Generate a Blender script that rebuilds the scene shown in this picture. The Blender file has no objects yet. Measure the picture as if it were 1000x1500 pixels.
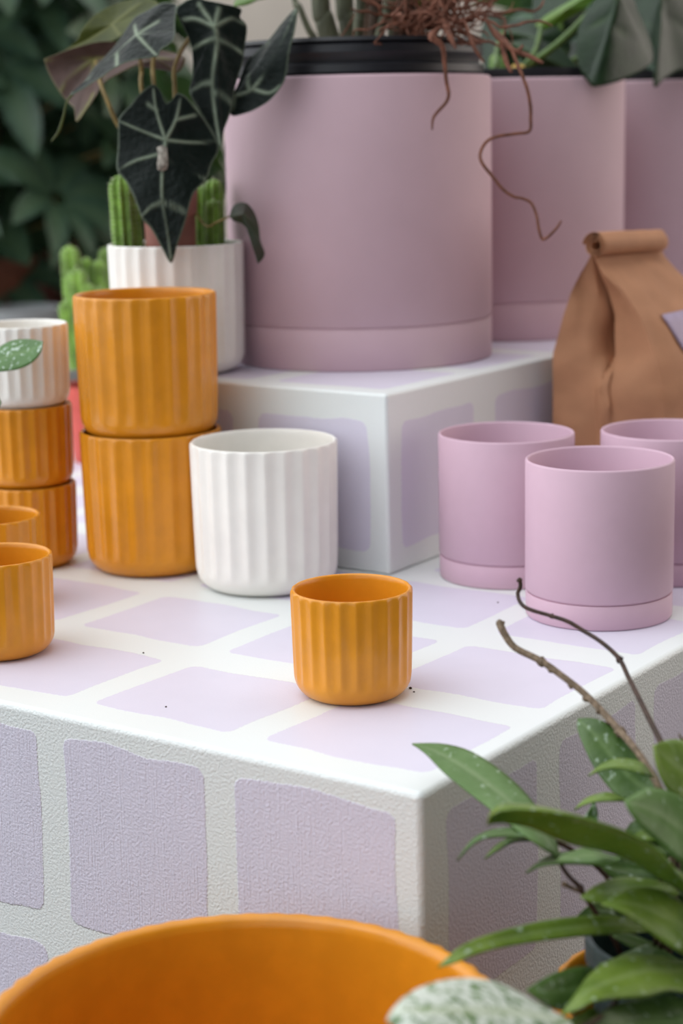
import bpy, bmesh, math, random
from mathutils import Vector, Matrix, noise as mnoise

C = bpy.context.scene.collection
PI = math.pi
rnd = random.Random(7)

# ------------------------------------------------------------------ node helpers
class S:
    """A node socket with arithmetic."""
    def __init__(s, nt, sock): s.nt, s.k = nt, sock
    def m(s, op, *o, clamp=False):
        n = s.nt.nodes.new('ShaderNodeMath'); n.operation = op; n.use_clamp = clamp
        s.nt.links.new(s.k, n.inputs[0])
        for i, q in enumerate(o):
            if isinstance(q, S): s.nt.links.new(q.k, n.inputs[i+1])
            else: n.inputs[i+1].default_value = q
        return S(s.nt, n.outputs[0])
    def __add__(s, o): return s.m('ADD', o)
    def __sub__(s, o): return s.m('SUBTRACT', o)
    def __mul__(s, o): return s.m('MULTIPLY', o)
    def min(s, o): return s.m('MINIMUM', o)
    def max(s, o): return s.m('MAXIMUM', o)
    def step(s, a, b, lo=0.0, hi=1.0):
        n = s.nt.nodes.new('ShaderNodeMapRange'); n.interpolation_type = 'SMOOTHSTEP'
        s.nt.links.new(s.k, n.inputs[0])
        for i, v in enumerate((a, b, lo, hi)): n.inputs[i+1].default_value = v
        return S(s.nt, n.outputs[0])

def newmat(name):
    m = bpy.data.materials.new(name); m.use_nodes = True
    nt = m.node_tree; nt.nodes.clear()
    out = nt.nodes.new('ShaderNodeOutputMaterial')
    b = nt.nodes.new('ShaderNodeBsdfPrincipled')
    nt.links.new(b.outputs[0], out.inputs[0])
    return m, nt, b, out

def coords(nt, kind='Object', scale=(1,1,1)):
    t = nt.nodes.new('ShaderNodeTexCoord'); mp = nt.nodes.new('ShaderNodeMapping')
    mp.inputs['Scale'].default_value = scale
    nt.links.new(t.outputs[kind], mp.inputs[0]); return mp.outputs[0]

def noise(nt, vec, scale, detail=2.0, rough=0.5):
    n = nt.nodes.new('ShaderNodeTexNoise'); nt.links.new(vec, n.inputs['Vector'])
    n.inputs['Scale'].default_value = scale; n.inputs['Detail'].default_value = detail
    n.inputs['Roughness'].default_value = rough
    return S(nt, n.outputs['Fac'])

def mix(nt, fac, a, b):
    n = nt.nodes.new('ShaderNodeMix'); n.data_type = 'RGBA'
    ins = [i for i in n.inputs if i.type == 'RGBA']
    for sck, v in ((n.inputs[0], fac), (ins[0], a), (ins[1], b)):
        if isinstance(v, S): nt.links.new(v.k, sck)
        elif hasattr(v, 'links'): nt.links.new(v, sck)
        elif isinstance(v, (tuple, list)): sck.default_value = (*v[:3], 1)
        else: sck.default_value = v
    return [o for o in n.outputs if o.type == 'RGBA'][0]

def bump(nt, b, h, dist, strength=1.0):
    n = nt.nodes.new('ShaderNodeBump'); n.inputs['Distance'].default_value = dist
    n.inputs['Strength'].default_value = strength
    nt.links.new(h.k, n.inputs['Height']); nt.links.new(n.outputs[0], b.inputs['Normal'])

def plain(name, col, rough=0.5, spec=0.5, var=0.06, vscale=30, bmp=None, coat=0.0, scale=(1,1,1)):
    """A painted, glazed or moulded surface: one colour with slight mottling and an optional fine bump."""
    m, nt, b, out = newmat(name)
    v = coords(nt, 'Object', scale)
    n = noise(nt, v, vscale, 3)
    dark = tuple(c*(1-var) for c in col); lite = tuple(min(1, c*(1+var)) for c in col)
    nt.links.new(mix(nt, n.step(.3, .7), dark, lite), b.inputs['Base Color'])
    b.inputs['Roughness'].default_value = rough
    b.inputs['Specular IOR Level'].default_value = spec
    b.inputs['Coat Weight'].default_value = coat
    if bmp: bump(nt, b, noise(nt, v, bmp[0], 2), bmp[1])
    return m

WHITE_PAINT = (.765, .795, .79); LILAC_PAINT = (.685, .65, .765)
def tile_paint(name, pu, wu, pv, wv, texture, edge=.0016, strokes=0.0):
    """White paint with hand-painted lilac blocks; UVs count blocks, pu/pv are block pitches in metres."""
    m, nt, b, out = newmat(name)
    uv = nt.nodes.new('ShaderNodeUVMap'); uv.uv_map = 'blocks'
    sp = nt.nodes.new('ShaderNodeSeparateXYZ'); nt.links.new(uv.outputs[0], sp.inputs[0])
    o = coords(nt)
    w1 = (noise(nt, o, 9, 1) - .5)*.014
    w2 = (noise(nt, coords(nt, 'Object', (1.3,.8,1.1)), 11, 1) - .5)*.014
    fine = (noise(nt, o, 420, 2) - .5)*.0035
    u = S(nt, sp.outputs[0]); v = S(nt, sp.outputs[1])
    def dist(x, p, w, wob):
        f = (x + wob*(1/p)).m('FRACT')
        return (f.min((f*-1.0) + w))*p
    du = dist(u, pu, wu, w1); dv = dist(v, pv, wv, w2)
    r = .010
    qu = ((du*-1.0) + r).max(0.0); qv = ((dv*-1.0) + r).max(0.0)
    d = ((qu*qu + qv*qv).m('SQRT')*-1.0) + r
    d = d + fine
    mask = d.step(0.0, edge)
    blot = noise(nt, o, 25, 4)
    lil = mix(nt, blot, tuple(c*.965 for c in LILAC_PAINT), tuple(c*1.03 for c in LILAC_PAINT))
    col = mix(nt, mask, WHITE_PAINT, lil)
    specks = noise(nt, o, 95, 0).step(.80, .82) if not strokes else None
    nt.links.new(col, b.inputs['Base Color'])
    b.inputs['Roughness'].default_value = .42
    b.inputs['Specular IOR Level'].default_value = .45
    h = noise(nt, o, 430, 2)*(texture*.8) + mask*.15
    if strokes:
        h = h + noise(nt, coords(nt, 'Object', (1, 1, .02)), 700, 2)*strokes*mask
    bump(nt, b, h, .0011)
    return m

def leaf_mat(name, top, dark, vein, rough=.35, fleck=0.0, fleck_scale=150, fleck_col=(.62,.72,.6), fleck_lo=.62, transl=.25, tcol=None, patch=None, spec=.45, bd=.0006):
    m, nt, b, out = newmat(name)
    o = coords(nt)
    n = noise(nt, o, 45, 3)
    col = mix(nt, n.step(.3, .7), dark, top)
    if fleck:
        st = coords(nt, 'Object', (1, 1, .7))
        f = noise(nt, st, fleck_scale, 2.5, .6).step(fleck_lo, fleck_lo+.06)*fleck
        col = mix(nt, f, col, fleck_col)
    if patch:
        f = noise(nt, o, 75, 3, .6).step(patch[1], patch[1]+.08)
        col = mix(nt, f, col, patch[0])
    a = nt.nodes.new('ShaderNodeAttribute'); a.attribute_name = 'vein'
    col = mix(nt, S(nt, a.outputs['Fac']), col, vein)
    nt.links.new(col, b.inputs['Base Color'])
    b.inputs['Roughness'].default_value = rough
    b.inputs['Specular IOR Level'].default_value = spec
    bump(nt, b, noise(nt, o, 160, 2) + S(nt, a.outputs['Fac'])*.3, bd)
    tr = nt.nodes.new('ShaderNodeBsdfTranslucent')
    tr.inputs[0].default_value = (*(tcol or (.25,.42,.03)), 1)
    mx = nt.nodes.new('ShaderNodeMixShader'); mx.inputs[0].default_value = transl
    nt.links.new(b.outputs[0], mx.inputs[1]); nt.links.new(tr.outputs[0], mx.inputs[2])
    nt.links.new(mx.outputs[0], out.inputs[0])
    return m

# ------------------------------------------------------------------ mesh helpers
ORG = {}
class MB:
    def __init__(s): s.v = []; s.f = []; s.a = []
    def add(s, vs, fs, att=None):
        k = len(s.v); s.v += [tuple(p) for p in vs]; s.f += [[i+k for i in f] for f in fs]
        s.a += list(att) if att else [0.0]*len(vs)
        return s
    def grid(s, rows, closed=False, att=None):
        n = len(rows); m = len(rows[0]); fs = []
        for i in range(n-1):
            for j in range(m if closed else m-1):
                k = (j+1) % m
                fs.append([i*m+j, i*m+k, (i+1)*m+k, (i+1)*m+j])
        return s.add([p for r in rows for p in r], fs, [x for r in att for x in r] if att else None)
    def box(s, c, d):
        x, y, z = c; a, b, e = (q/2 for q in d)
        vs = [(x+i*a, y+j*b, z+k*e) for k in (-1,1) for j in (-1,1) for i in (-1,1)]
        return s.add(vs, [[0,2,3,1],[4,5,7,6],[0,1,5,4],[2,6,7,3],[0,4,6,2],[1,3,7,5]])
    def tube(s, pts, r, seg=10, fine=6):
        """Round rod along pts; r is a radius or one radius per point."""
        P = [Vector(p) for p in pts]
        R = list(r) if isinstance(r, (list, tuple)) else [r]*len(P)
        Q, RR = spline(P, R, fine)
        rows = []; up = Vector((0,0,1)); T0 = None
        for i, p in enumerate(Q):
            t = (Q[min(i+1, len(Q)-1)] - Q[max(i-1, 0)]).normalized()
            if T0 is None:
                up = t.orthogonal().normalized()
            else:
                up = (up - t*up.dot(t)).normalized()
            T0 = t; sd = t.cross(up)
            rows.append([p + (up*math.cos(2*PI*j/seg) + sd*math.sin(2*PI*j/seg))*RR[i] for j in range(seg)])
        k = len(s.v)
        s.grid(rows, True)
        n = len(rows)
        s.f.append([k+j for j in range(seg)][::-1]); s.f.append([k+(n-1)*seg+j for j in range(seg)])
        return s
    def lathe(s, prof, seg=96, rad=None, c=(0,0,0)):
        """prof: (r,z) list; rad(theta, i, r, z) may reshape the radius."""
        rows = []
        for i, (r, z) in enumerate(prof):
            row = []
            for j in range(seg):
                th = 2*PI*j/seg
                q = rad(th, i, r, z) if rad else r
                row.append((c[0]+q*math.cos(th), c[1]+q*math.sin(th), c[2]+z))
            rows.append(row)
        k = len(s.v); s.grid(rows, True); n = len(rows)
        if prof[0][0] > 1e-6: s.f.append([k+j for j in range(seg)][::-1])
        if prof[-1][0] > 1e-6: s.f.append([k+(n-1)*seg+j for j in range(seg)])
        return s
    def build(s, name, mat, parent=None, world=True, smooth=True, solid=0.0, bev=0.0, sharp=None, off=0.0):
        me = bpy.data.meshes.new(name)
        o0 = ORG[parent.name] if (parent and world) else (0,0,0)
        me.from_pydata([(p[0]-o0[0], p[1]-o0[1], p[2]-o0[2]) for p in s.v], [], s.f)
        if any(s.a):
            at = me.attributes.new('vein', 'FLOAT', 'POINT')
            at.data.foreach_set('value', [float(x) for x in s.a])
        bm = bmesh.new(); bm.from_mesh(me)
        bmesh.ops.remove_doubles(bm, verts=bm.verts, dist=1e-6)
        if not solid: bmesh.ops.recalc_face_normals(bm, faces=bm.faces)
        bm.to_mesh(me); bm.free()
        for p in me.polygons: p.use_smooth = smooth
        if mat: me.materials.append(mat)
        if sharp: me.set_sharp_from_angle(angle=math.radians(sharp))
        o = bpy.data.objects.new(name, me); C.objects.link(o)
        if bev:
            m = o.modifiers.new('b', 'BEVEL'); m.width = bev; m.segments = 3; m.limit_method = 'ANGLE'
        if solid:
            m = o.modifiers.new('s', 'SOLIDIFY'); m.thickness = solid; m.offset = off
        if parent:
            o.parent = parent; ORG[o.name] = ORG[parent.name]
        else:
            ORG[o.name] = (0,0,0)
        return o

def spline(P, R, fine):
    """Catmull-Rom through P carrying values R."""
    if len(P) < 3 or fine < 2: return P, R
    Q, V = [], []
    for i in range(len(P)-1):
        p0, p1, p2, p3 = P[max(i-1,0)], P[i], P[i+1], P[min(i+2,len(P)-1)]
        for k in range(fine):
            t = k/fine
            Q.append(.5*((2*p1) + (p2-p0)*t + (2*p0-5*p1+4*p2-p3)*t*t + (3*p1-p0-3*p2+p3)*t**3))
            V.append(R[i]*(1-t) + R[i+1]*t)
    Q.append(P[-1]); V.append(R[-1]); return Q, V

def resample(pts, n):
    Q, _ = spline([Vector(p) for p in pts], [0]*len(pts), 8)
    L = [0]
    for a, b in zip(Q, Q[1:]): L.append(L[-1] + (b-a).length)
    out = []; k = 0
    for i in range(n):
        s = L[-1]*i/(n-1)
        while k < len(Q)-2 and L[k+1] < s: k += 1
        d = L[k+1]-L[k]; t = (s-L[k])/d if d > 1e-9 else 0
        out.append(Q[k].lerp(Q[k+1], min(1, max(0, t))))
    return out

def tag(o, label, cat, group=None, kind=None):
    o['label'] = label; o['category'] = cat
    if group: o['group'] = group
    if kind: o['kind'] = kind
    return o
def thing(name, loc, label, cat, group=None, kind=None):
    o = bpy.data.objects.new(name, None); C.objects.link(o); o.location = loc
    o.empty_display_size = .05
    ORG[o.name] = tuple(loc)
    return tag(o, label, cat, group, kind)
def struct(o):
    o['kind'] = 'structure'; return o

def leaf_strip(base, tip, A, B, fold=.0, bulge=.0, n=26, m=10, veinw=.05, veinv=.5, side=0.0):
    """Leaf blade between two margin curves running base -> tip; the midrib is folded and the halves domed."""
    a = resample([base]+A+[tip], n); b = resample([base]+B+[tip], n)
    rows, att = [], []
    for i in range(n):
        t = (a[min(i+1,n-1)]+b[min(i+1,n-1)] - a[max(i-1,0)]-b[max(i-1,0)])
        w = a[i]-b[i]
        nn = t.cross(w)
        nn = nn.normalized() if nn.length > 1e-12 else Vector((0,0,1))
        if nn.z < 0: nn = -nn
        row, ar = [], []
        W = min(1.0, w.length/.02)
        for j in range(m+1):
            s = j/m; tt = abs(2*s-1)
            row.append(b[i].lerp(a[i], s) + nn*(bulge*math.sin(PI*s)*W - fold*(1-tt)*W))
            v = math.exp(-((s-.5)/veinw)**2)
            lat = 0.0
            ar.append(veinv*v + side*lat)
        rows.append(row); att.append(ar)
    return MB().grid(rows, att=att)

def seg_dist(p, a, b):
    ax, ay = a; bx, by = b; px, py = p
    dx, dy = bx-ax, by-ay; L = dx*dx+dy*dy
    t = 0 if L == 0 else max(0, min(1, ((px-ax)*dx+(py-ay)*dy)/L))
    return math.hypot(px-ax-t*dx, py-ay-t*dy), t

def leaf_fan(outline, hub, veins, rings=22, per=8, vw=.0016, pucker=.0015, margin=.5):
    """Broad lobed leaf: outline and veins are 3-D points, the blade is filled in rings about the hub."""
    O, _ = spline([Vector(p) for p in outline]+[Vector(outline[0])], [0]*(len(outline)+1), per)
    O = O[:-1]; hub = Vector(hub)
    nrm = Vector((0,0,0))
    for a, b in zip(O, O[1:]+O[:1]): nrm += (a-hub).cross(b-hub)
    nrm.normalize()
    segs = []
    for v in veins:
        Q, _ = spline([Vector(p) for p in v], [0]*len(v), 4)
        for i in range(len(Q)-1): segs.append((Q[i], Q[i+1], 1-.45*i/max(1,len(Q)-1)))
    rows, att = [], []
    for k in range(rings+1):
        t = k/rings; row, ar = [], []
        for q in O:
            p = hub.lerp(q, t); best = 0.0; dmin = 1.0
            for a, b, w in segs:
                ab = b-a; L = ab.length_squared
                s = max(0, min(1, (p-a).dot(ab)/L)) if L > 1e-12 else 0
                d = (p-a-ab*s).length
                dmin = min(dmin, d)
                best = max(best, math.exp(-(d/(vw*w))**2))
            if t > .985: best = max(best, margin)
            row.append(p + nrm*pucker*(1-math.exp(-dmin/.006)))
            ar.append(best)
        rows.append(row); att.append(ar)
    return MB().grid(rows, True, att)

# ------------------------------------------------------------------ materials
M = {}
M['ochre']   = plain('ochre_glaze', (.70,.270,.013), .30, .40, .05, 40, (180,.0002), .15)
M['ivory']   = plain('ivory_glaze', (.875,.85,.80), .38, .45, .02, 40, (180,.0002))
M['pink']    = plain('matt_pink_ceramic', (.60,.405,.495), .55, .35, .01, 60, (900,.00006))
M['dusty']   = plain('matt_dusty_pink_ceramic', (.60,.42,.475), .6, .3, .012, 30, (700,.0001))
M['black']   = plain('black_nursery_plastic', (.012,.012,.016), .42, .5, .2, 60)
M['greenpot']= plain('dark_green_plastic', (.035,.06,.06), .4, .5, .2, 90, (200,.0004))
M['terra']   = plain('terracotta_plastic', (.26,.10,.075), .55, .3, .1, 40)
M['redpot']  = plain('coral_red_plastic', (.62,.10,.075), .45, .4, .08, 50)
M['kraft']   = plain('brown_kraft_paper', (.44,.215,.115), .72, .25, .05, 35, (500,.0003))
M['sticker'] = plain('lilac_sticker', (.36,.28,.39), .5, .4, .05, 60)
M['stalk']   = plain('green_leaf_stalk', (.085,.15,.03), .5, .4, .25, 60)
M['soil']    = plain('dark_potting_soil', (.035,.022,.015), .9, .2, .6, 120, (140,.006))
M['bark']    = plain('bark_chips', (.22,.13,.08), .85, .2, .5, 90, (120,.006))
M['root']    = plain('reddish_brown_root', (.165,.065,.04), .7, .25, .3, 90)
M['cane']    = plain('grey_green_cane', (.085,.09,.055), .6, .3, .35, 60, (90,.002), scale=(1,1,.3))
M['cane_brown'] = plain('brown_cane', (.06,.036,.022), .65, .3, .4, 60, (90,.002), scale=(1,1,.3))
M['twig']    = plain('grey_brown_bark', (.20,.145,.10), .75, .2, .3, 240, (500,.0012))
M['dark_twig']= plain('dark_brown_bark', (.05,.024,.015), .5, .4, .4, 200, (400,.0006))
M['pale_twig']= plain('dry_grey_bark', (.33,.30,.26), .8, .2, .4, 200, (400,.0006))
M['petiole'] = plain('olive_brown_petiole', (.23,.16,.05), .5, .4, .25, 60)
M['cactus']  = plain('cactus_skin', (.19,.34,.05), .5, .4, .35, 60, (200,.001))
M['spine']   = plain('pale_cactus_spines', (.62,.62,.5), .7, .2, .1, 50)
M['concrete']= plain('grey_concrete', (.30,.29,.27), .8, .3, .2, 8, (60,.003))
M['wall']    = plain('beige_plaster', (.80,.70,.61), .85, .2, .06, 3, (40,.002))
M['floor']   = plain('grey_floor_screed', (.055,.048,.042), .7, .3, .15, 5, (50,.002))
M['crumb']   = plain('dark_crumb', (.05,.03,.02), .9, .2, .3, 300)
M['tray']    = plain('pale_grey_plastic', (.42,.43,.44), .5, .4, .05, 20)
M['brownpot']= plain('brown_clay', (.20,.07,.04), .7, .3, .15, 20)
M['hoya']    = leaf_mat('hoya_leaf', (.20,.295,.045), (.13,.215,.03), (.33,.42,.17), .32, .6, 170, transl=.22, spec=.4)
M['hoya_dark']= leaf_mat('hoya_leaf_dark', (.085,.16,.036), (.055,.115,.026), (.18,.28,.10), .33, .6, 190, (.55,.68,.55), transl=.15)
M['hoya_pale']= leaf_mat('hoya_leaf_pale', (.15,.25,.085), (.11,.20,.055), (.30,.38,.2), .33, .6, 150, (.5,.6,.45), transl=.2, spec=.32)
M['splash']  = leaf_mat('silver_splashed_leaf', (.17,.28,.11), (.12,.22,.08), (.40,.48,.24), .4, 1.0, 150, (.70,.75,.67), .42, patch=((.085,.16,.055), .585), transl=.15)
M['speckled']= leaf_mat('silver_speckled_leaf', (.085,.20,.045), (.06,.15,.03), (.16,.28,.09), .35, 1.0, 190, (.5,.62,.5), .56, transl=.15)
M['aloc']    = leaf_mat('velvet_dark_leaf', (.009,.014,.012), (.005,.009,.007), (.24,.29,.21), .42, transl=.04, tcol=(.1,.15,.03), spec=.12, bd=.0022)
M['aloc_back']= leaf_mat('purple_leaf_underside', (.115,.065,.055), (.08,.045,.035), (.20,.19,.06), .55, transl=.2, tcol=(.2,.12,.04))
M['aloc_olive']= leaf_mat('olive_leaf_underside', (.085,.10,.015), (.05,.065,.012), (.16,.17,.05), .5, transl=.25, tcol=(.3,.35,.03))
M['schef']   = leaf_mat('umbrella_leaf', (.052,.105,.07), (.025,.055,.036), (.09,.15,.08), .38, transl=.12, tcol=(.15,.3,.05))
M['philo']   = leaf_mat('glossy_dark_leaf', (.022,.046,.02), (.014,.03,.014), (.06,.10,.045), .34, transl=.10, tcol=(.12,.25,.03), spec=.3)
M['lime']    = leaf_mat('light_green_leaf', (.14,.27,.045), (.10,.20,.03), (.25,.36,.1), .4, transl=.35, tcol=(.35,.55,.06))
M['yellow']  = leaf_mat('yellowed_leaf', (.55,.33,.03), (.42,.25,.03), (.6,.45,.1), .5, transl=.2, tcol=(.6,.4,.05))
M['curl']    = leaf_mat('dried_dark_leaf', (.018,.03,.012), (.03,.02,.012), (.05,.06,.03), .45, transl=.08)

# ------------------------------------------------------------------ setting
FLOOR = -.36
struct(MB().box((-.2, 2.9, FLOOR-.05), (9, 8.2, .1)).build('floor', M['floor'], smooth=False))
struct(MB().box((-.2, 6.95, 1.3), (9, .1, 3.2)).build('wall_back', M['wall'], smooth=False))

# ------------------------------------------------------------------ painted plinths
TH = 0.61083
U2 = Vector((math.cos(TH), -math.sin(TH), 0)); V2 = Vector((math.sin(TH), math.cos(TH), 0))
def plinth(name, corner, z0, z1, L, D, top, front, right, bev, label, mats):
    """Box whose near corner is `corner`; each painted face carries block-counting UVs (offset, pitch)."""
    me = bpy.data.meshes.new(name); h = z1-z0
    vs = [(x, y, z) for z in (0, h) for (x, y) in ((-L,0),(0,0),(0,D),(-L,D))]
    fs = [[4,5,6,7],[0,1,5,4],[1,2,6,5],[2,3,7,6],[3,0,4,7],[3,2,1,0]]
    me.from_pydata(vs, [], fs)
    uv = me.uv_layers.new(name='blocks')
    for f in me.polygons:
        k = f.index
        f.material_index = 0 if k in (0,5) else (1 if k in (1,3) else 2)
        for li in f.loop_indices:
            x, y, z = me.vertices[me.loops[li].vertex_index].co
            if k in (0,5): q = ((-x-top[0])/top[1], (y-top[2])/top[3])
            elif k in (1,3): q = ((-x-front[0])/front[1], (h-z-front[2])/front[3])
            else: q = ((y-right[0])/right[1], (h-z-right[2])/right[3])
            uv.data[li].uv = q
        f.use_smooth = True
    for m in mats: me.materials.append(m)
    o = bpy.data.objects.new(name, me); C.objects.link(o)
    o.location = (corner[0], corner[1], z0); o.rotation_euler = (0, 0, -TH)
    b = o.modifiers.new('b', 'BEVEL'); b.width = bev; b.segments = 4; b.harden_normals = True
    tag(o, label, 'plinth')
    return o
plinth('display_plinth', (.0513,1.1981), FLOOR, 0, 1.4, 1.66,
       (.019,.1755,.034,.1745), (.021,.174,.0165,.19), (.032,.171,.022,.19), .0055,
       'low wide white and lilac painted block the small pots stand on',
       [tile_paint('lilac_blocks_on_top', .1755,.83,.1745,.745, .12),
        tile_paint('lilac_blocks_on_front', .174,.835,.19,.85, 1.0, strokes=.7),
        tile_paint('lilac_blocks_on_side', .171,.79,.19,.83, 1.0)])
plinth('display_plinth', (.0483,1.8366), 0, .1895, .40, 1.12,
       (.02,.1775,.028,.18), (.0215,.1775,.0295,.19), (.024,.195,.0295,.19), .004,
       'smaller raised white and lilac painted block under the big pink planters',
       [tile_paint('lilac_blocks_on_step_top', .1775,.81,.18,.80, .12),
        tile_paint('lilac_blocks_on_step_front', .1775,.815,.19,.72, .35),
        tile_paint('lilac_blocks_on_step_side', .195,.77,.19,.72, .35)])

# ------------------------------------------------------------------ fluted pots
def fluted(R, H, rf, hc, n, depth, t, lip, seg_per=10, wave=False, taper=.97):
    """Straight-walled pot with shallow flutes, a smooth round lip and a quarter-round foot."""
    Rb = R*taper
    prof = [(0, .0015), (rf-.006, .0015), (rf-.003, 0), (rf, 0)]
    for k in range(1, 11):
        a = PI/2*k/10
        prof.append((rf + (Rb-rf)*math.sin(a), hc*(1-math.cos(a))))
    z1 = H-lip
    for k in range(1, 13):
        s = k/12; prof.append((Rb + (R-Rb)*s**.8, hc + (z1-hc)*s))
    for k in range(1, 7):
        a = PI*k/7; prof.append((R - t/2 + t/2*math.cos(a)*.98, z1 + lip*.2 + lip*.8*math.sin(a)))
    prof.append((R-t, z1-lip*.3))
    for k in range(1, 7):
        s = k/7; prof.append((R-t - (R-Rb)*s, z1 - lip*.3 - (z1-lip*.3-hc)*s))
    for k in range(0, 7):
        a = PI/2*(1-k/7)
        prof.append((rf-t + (Rb-rf)*math.sin(a), t + hc*(1-math.cos(a))))
    prof.append((0, t))
    no = 14
    def rad(th, i, r, z):
        if i >= 30: return r
        w = min(1, max(0, (z-hc*.62)/(hc*.45)))
        if z > z1-.0001: w *= max(0.0, 1-(i-25)/4) if i >= 26 else 1
        s2 = math.sin(n*th/2)**2                        # ridge where s2 = 0
        return r - depth*w*(s2 if wave else math.sqrt(s2+.012)**1.15)
    mb = MB().lathe(prof, n*seg_per, rad)
    return mb

def place(mb_or_obj, name, loc, label, mat=None, group=None, rz=0.0):
    if isinstance(mb_or_obj, MB): o = mb_or_obj.build(name, mat)
    else:
        o = mb_or_obj.copy(); C.objects.link(o)
    o.location = loc; o.rotation_euler = (0, 0, rz)
    tag(o, label, 'pot')
    if group: o['group'] = group
    return o

SMALL = (.05, .0893, .032, .0195, 24, .0017, .0046, .0038)
LARGE = (.0748, .1489, .053, .024, 24, .0024, .0050, .0045)
cup = place(fluted(*SMALL), 'fluted_pot', (.0067,1.4351,0), 'small ochre fluted pot standing alone at the front centre of the lilac block', M['ochre'], rz=.06)
place(cup, 'fluted_pot', (-.3082,1.5831,0), 'small ochre fluted pot at the left edge, nearest and lowest of the left group', rz=.3)
place(cup, 'fluted_pot', (-.3459,1.7566,0), 'small ochre fluted pot whose rim shows just behind the leftmost front pot', rz=.5)
place(cup, 'fluted_pot', (-.335,1.9295,0), 'small ochre fluted pot, bottom one of the stack under the cream pot', rz=.2)
place(cup, 'fluted_pot', (-.335,1.9295,.0853), 'small ochre fluted pot, middle of the stack directly under the cream pot', rz=.35)
cream = place(fluted(*SMALL), 'fluted_pot', (-.335,1.9295,.1706), 'small cream fluted pot topping the stack of ochre pots, leaf in front', M['ivory'], rz=.1)
big = place(fluted(*LARGE), 'fluted_pot', (-.2000,1.9060,0), 'tall ochre fluted pot carrying another one, bottom of the pair beside the white pot', M['ochre'], rz=.1)
place(big, 'fluted_pot', (-.2000,1.9060,.1425), 'tall ochre fluted pot stacked on another one, its rim in front of the white planter', rz=.17)
place(fluted(*LARGE), 'fluted_pot', (-.0771,1.8143,0), 'white fluted pot, empty, in front of the raised lilac block', M['ivory'], rz=.05)
planter = place(fluted(.0763,.1440,.050,.022,24,.0024,.0045,.004), 'fluted_pot', (-.1792,2.060,.1895), 'white fluted planter on the raised block holding the dark leaved plant', M['ivory'], rz=.05)
place(fluted(.17,.2704,.112,.045,56,.0046,.014,.007,8,True), 'fluted_pot', (-.0675,1.0432,FLOOR), 'very large ochre fluted pot in front of the painted block, seen into from above', M['ochre'], rz=.02)
place(fluted(.095,.243,.066,.03,28,.0032,.006,.005,10,True), 'fluted_pot', (.2290,1.130,FLOOR), 'ochre fluted pot mostly hidden under the green trailing plant at lower right', M['ochre'])

# ------------------------------------------------------------------ plain pink planters with saucers
def planter_shape(R, H, hs, t, seg=160):
    g = .0016
    b = MB().lathe([(0,hs*.4),(R-.010,hs*.4),(R-.006,hs*.42),(R-.004,hs-.001),(R-.0012,hs+g),(R,hs+g+.0014),(R,H-t*.6),(R-t*.2,H-t*.15),(R-t*.5,H),
                    (R-t*.8,H-t*.15),(R-t,H-t*.6),(R-t,hs+.02),(R-t-.004,hs+.006),(0,hs+.004)], seg)
    s = MB().lathe([(0,.0008),(R-.006,.0008),(R-.003,0),(R-.0016,.0006),(R-.0006,.002),(R-.0004,hs-.0015),(R-.0012,hs),(R-.0030,hs),(R-.0036,hs-.001),(R-.0044,hs*.35),(0,hs*.3)], seg)
    return b, s
def pink_planter(loc, R, H, hs, t, mat, label, group):
    r = thing('plant_pot', loc, label, 'pot', group)
    b, s = planter_shape(R, H, hs, t)
    b.build('pot_body', mat, r, world=False, sharp=50); s.build('saucer', mat, r, world=False, sharp=50)
    return r
def dup(root, loc, label, rz=0.0):
    r = root.copy(); C.objects.link(r); r.location = loc; r['label'] = label; r.rotation_euler = (0,0,rz)
    for ch in root.children:
        c = ch.copy(); C.objects.link(c); c.parent = r
    return r
g1 = 'small pink pots with saucers'
pp = pink_planter((.2413,1.6716,0), .0692, .149, .0232, .0034, M['pink'], 'small plain pink pot on its saucer, the front one of three', g1)
dup(pp, (.1691,1.8322,0), 'small plain pink pot on its saucer, behind and left of the front pink one', .8)
dup(pp, (.3342,1.8274,0), 'small plain pink pot at the right edge in front of the paper bag', 1.7)
g2 = 'large dusty pink planters'
BIGH = .322
bp = pink_planter((.0283,2.168,.1895), .1548, BIGH, .047, .006, M['dusty'], 'largest dusty pink planter in the middle holding a black nursery pot', g2)
dup(bp, (.2236,2.432,.1895), 'large dusty pink planter behind the paper bag, right next to the middle one', .8)
dup(bp, (.437,2.690,.1895), 'large dusty pink planter at the upper right edge, farthest back of three', 1.7)

# ------------------------------------------------------------------ crumbs on the table
def crumb(p, s, label):
    mb = MB(); pts = []
    rr = random.Random(int(p[0]*9999))
    mb.lathe([(0,0),(s*.7,s*.1),(s,s*.5),(s*.6,s*.9),(0,s)], 7, lambda th,i,r,z: r*rr.uniform(.7,1.2))
    o = mb.build('crumb', M['crumb']); o.location = p
    tag(o, label, 'crumb', 'crumbs of soil on the painted top')
for p, s in (((0.0538,1.4429,0.0000),.0016),((-0.1789,1.5653,0.0000),.0011),((-0.1446,1.4072,0.0000),.0010),((0.0562,1.4333,0.0000),.0009),((0.1499,1.7161,0.0000),.001)):
    crumb(p, s, 'tiny dark crumb of soil lying on the white painted top')

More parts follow.
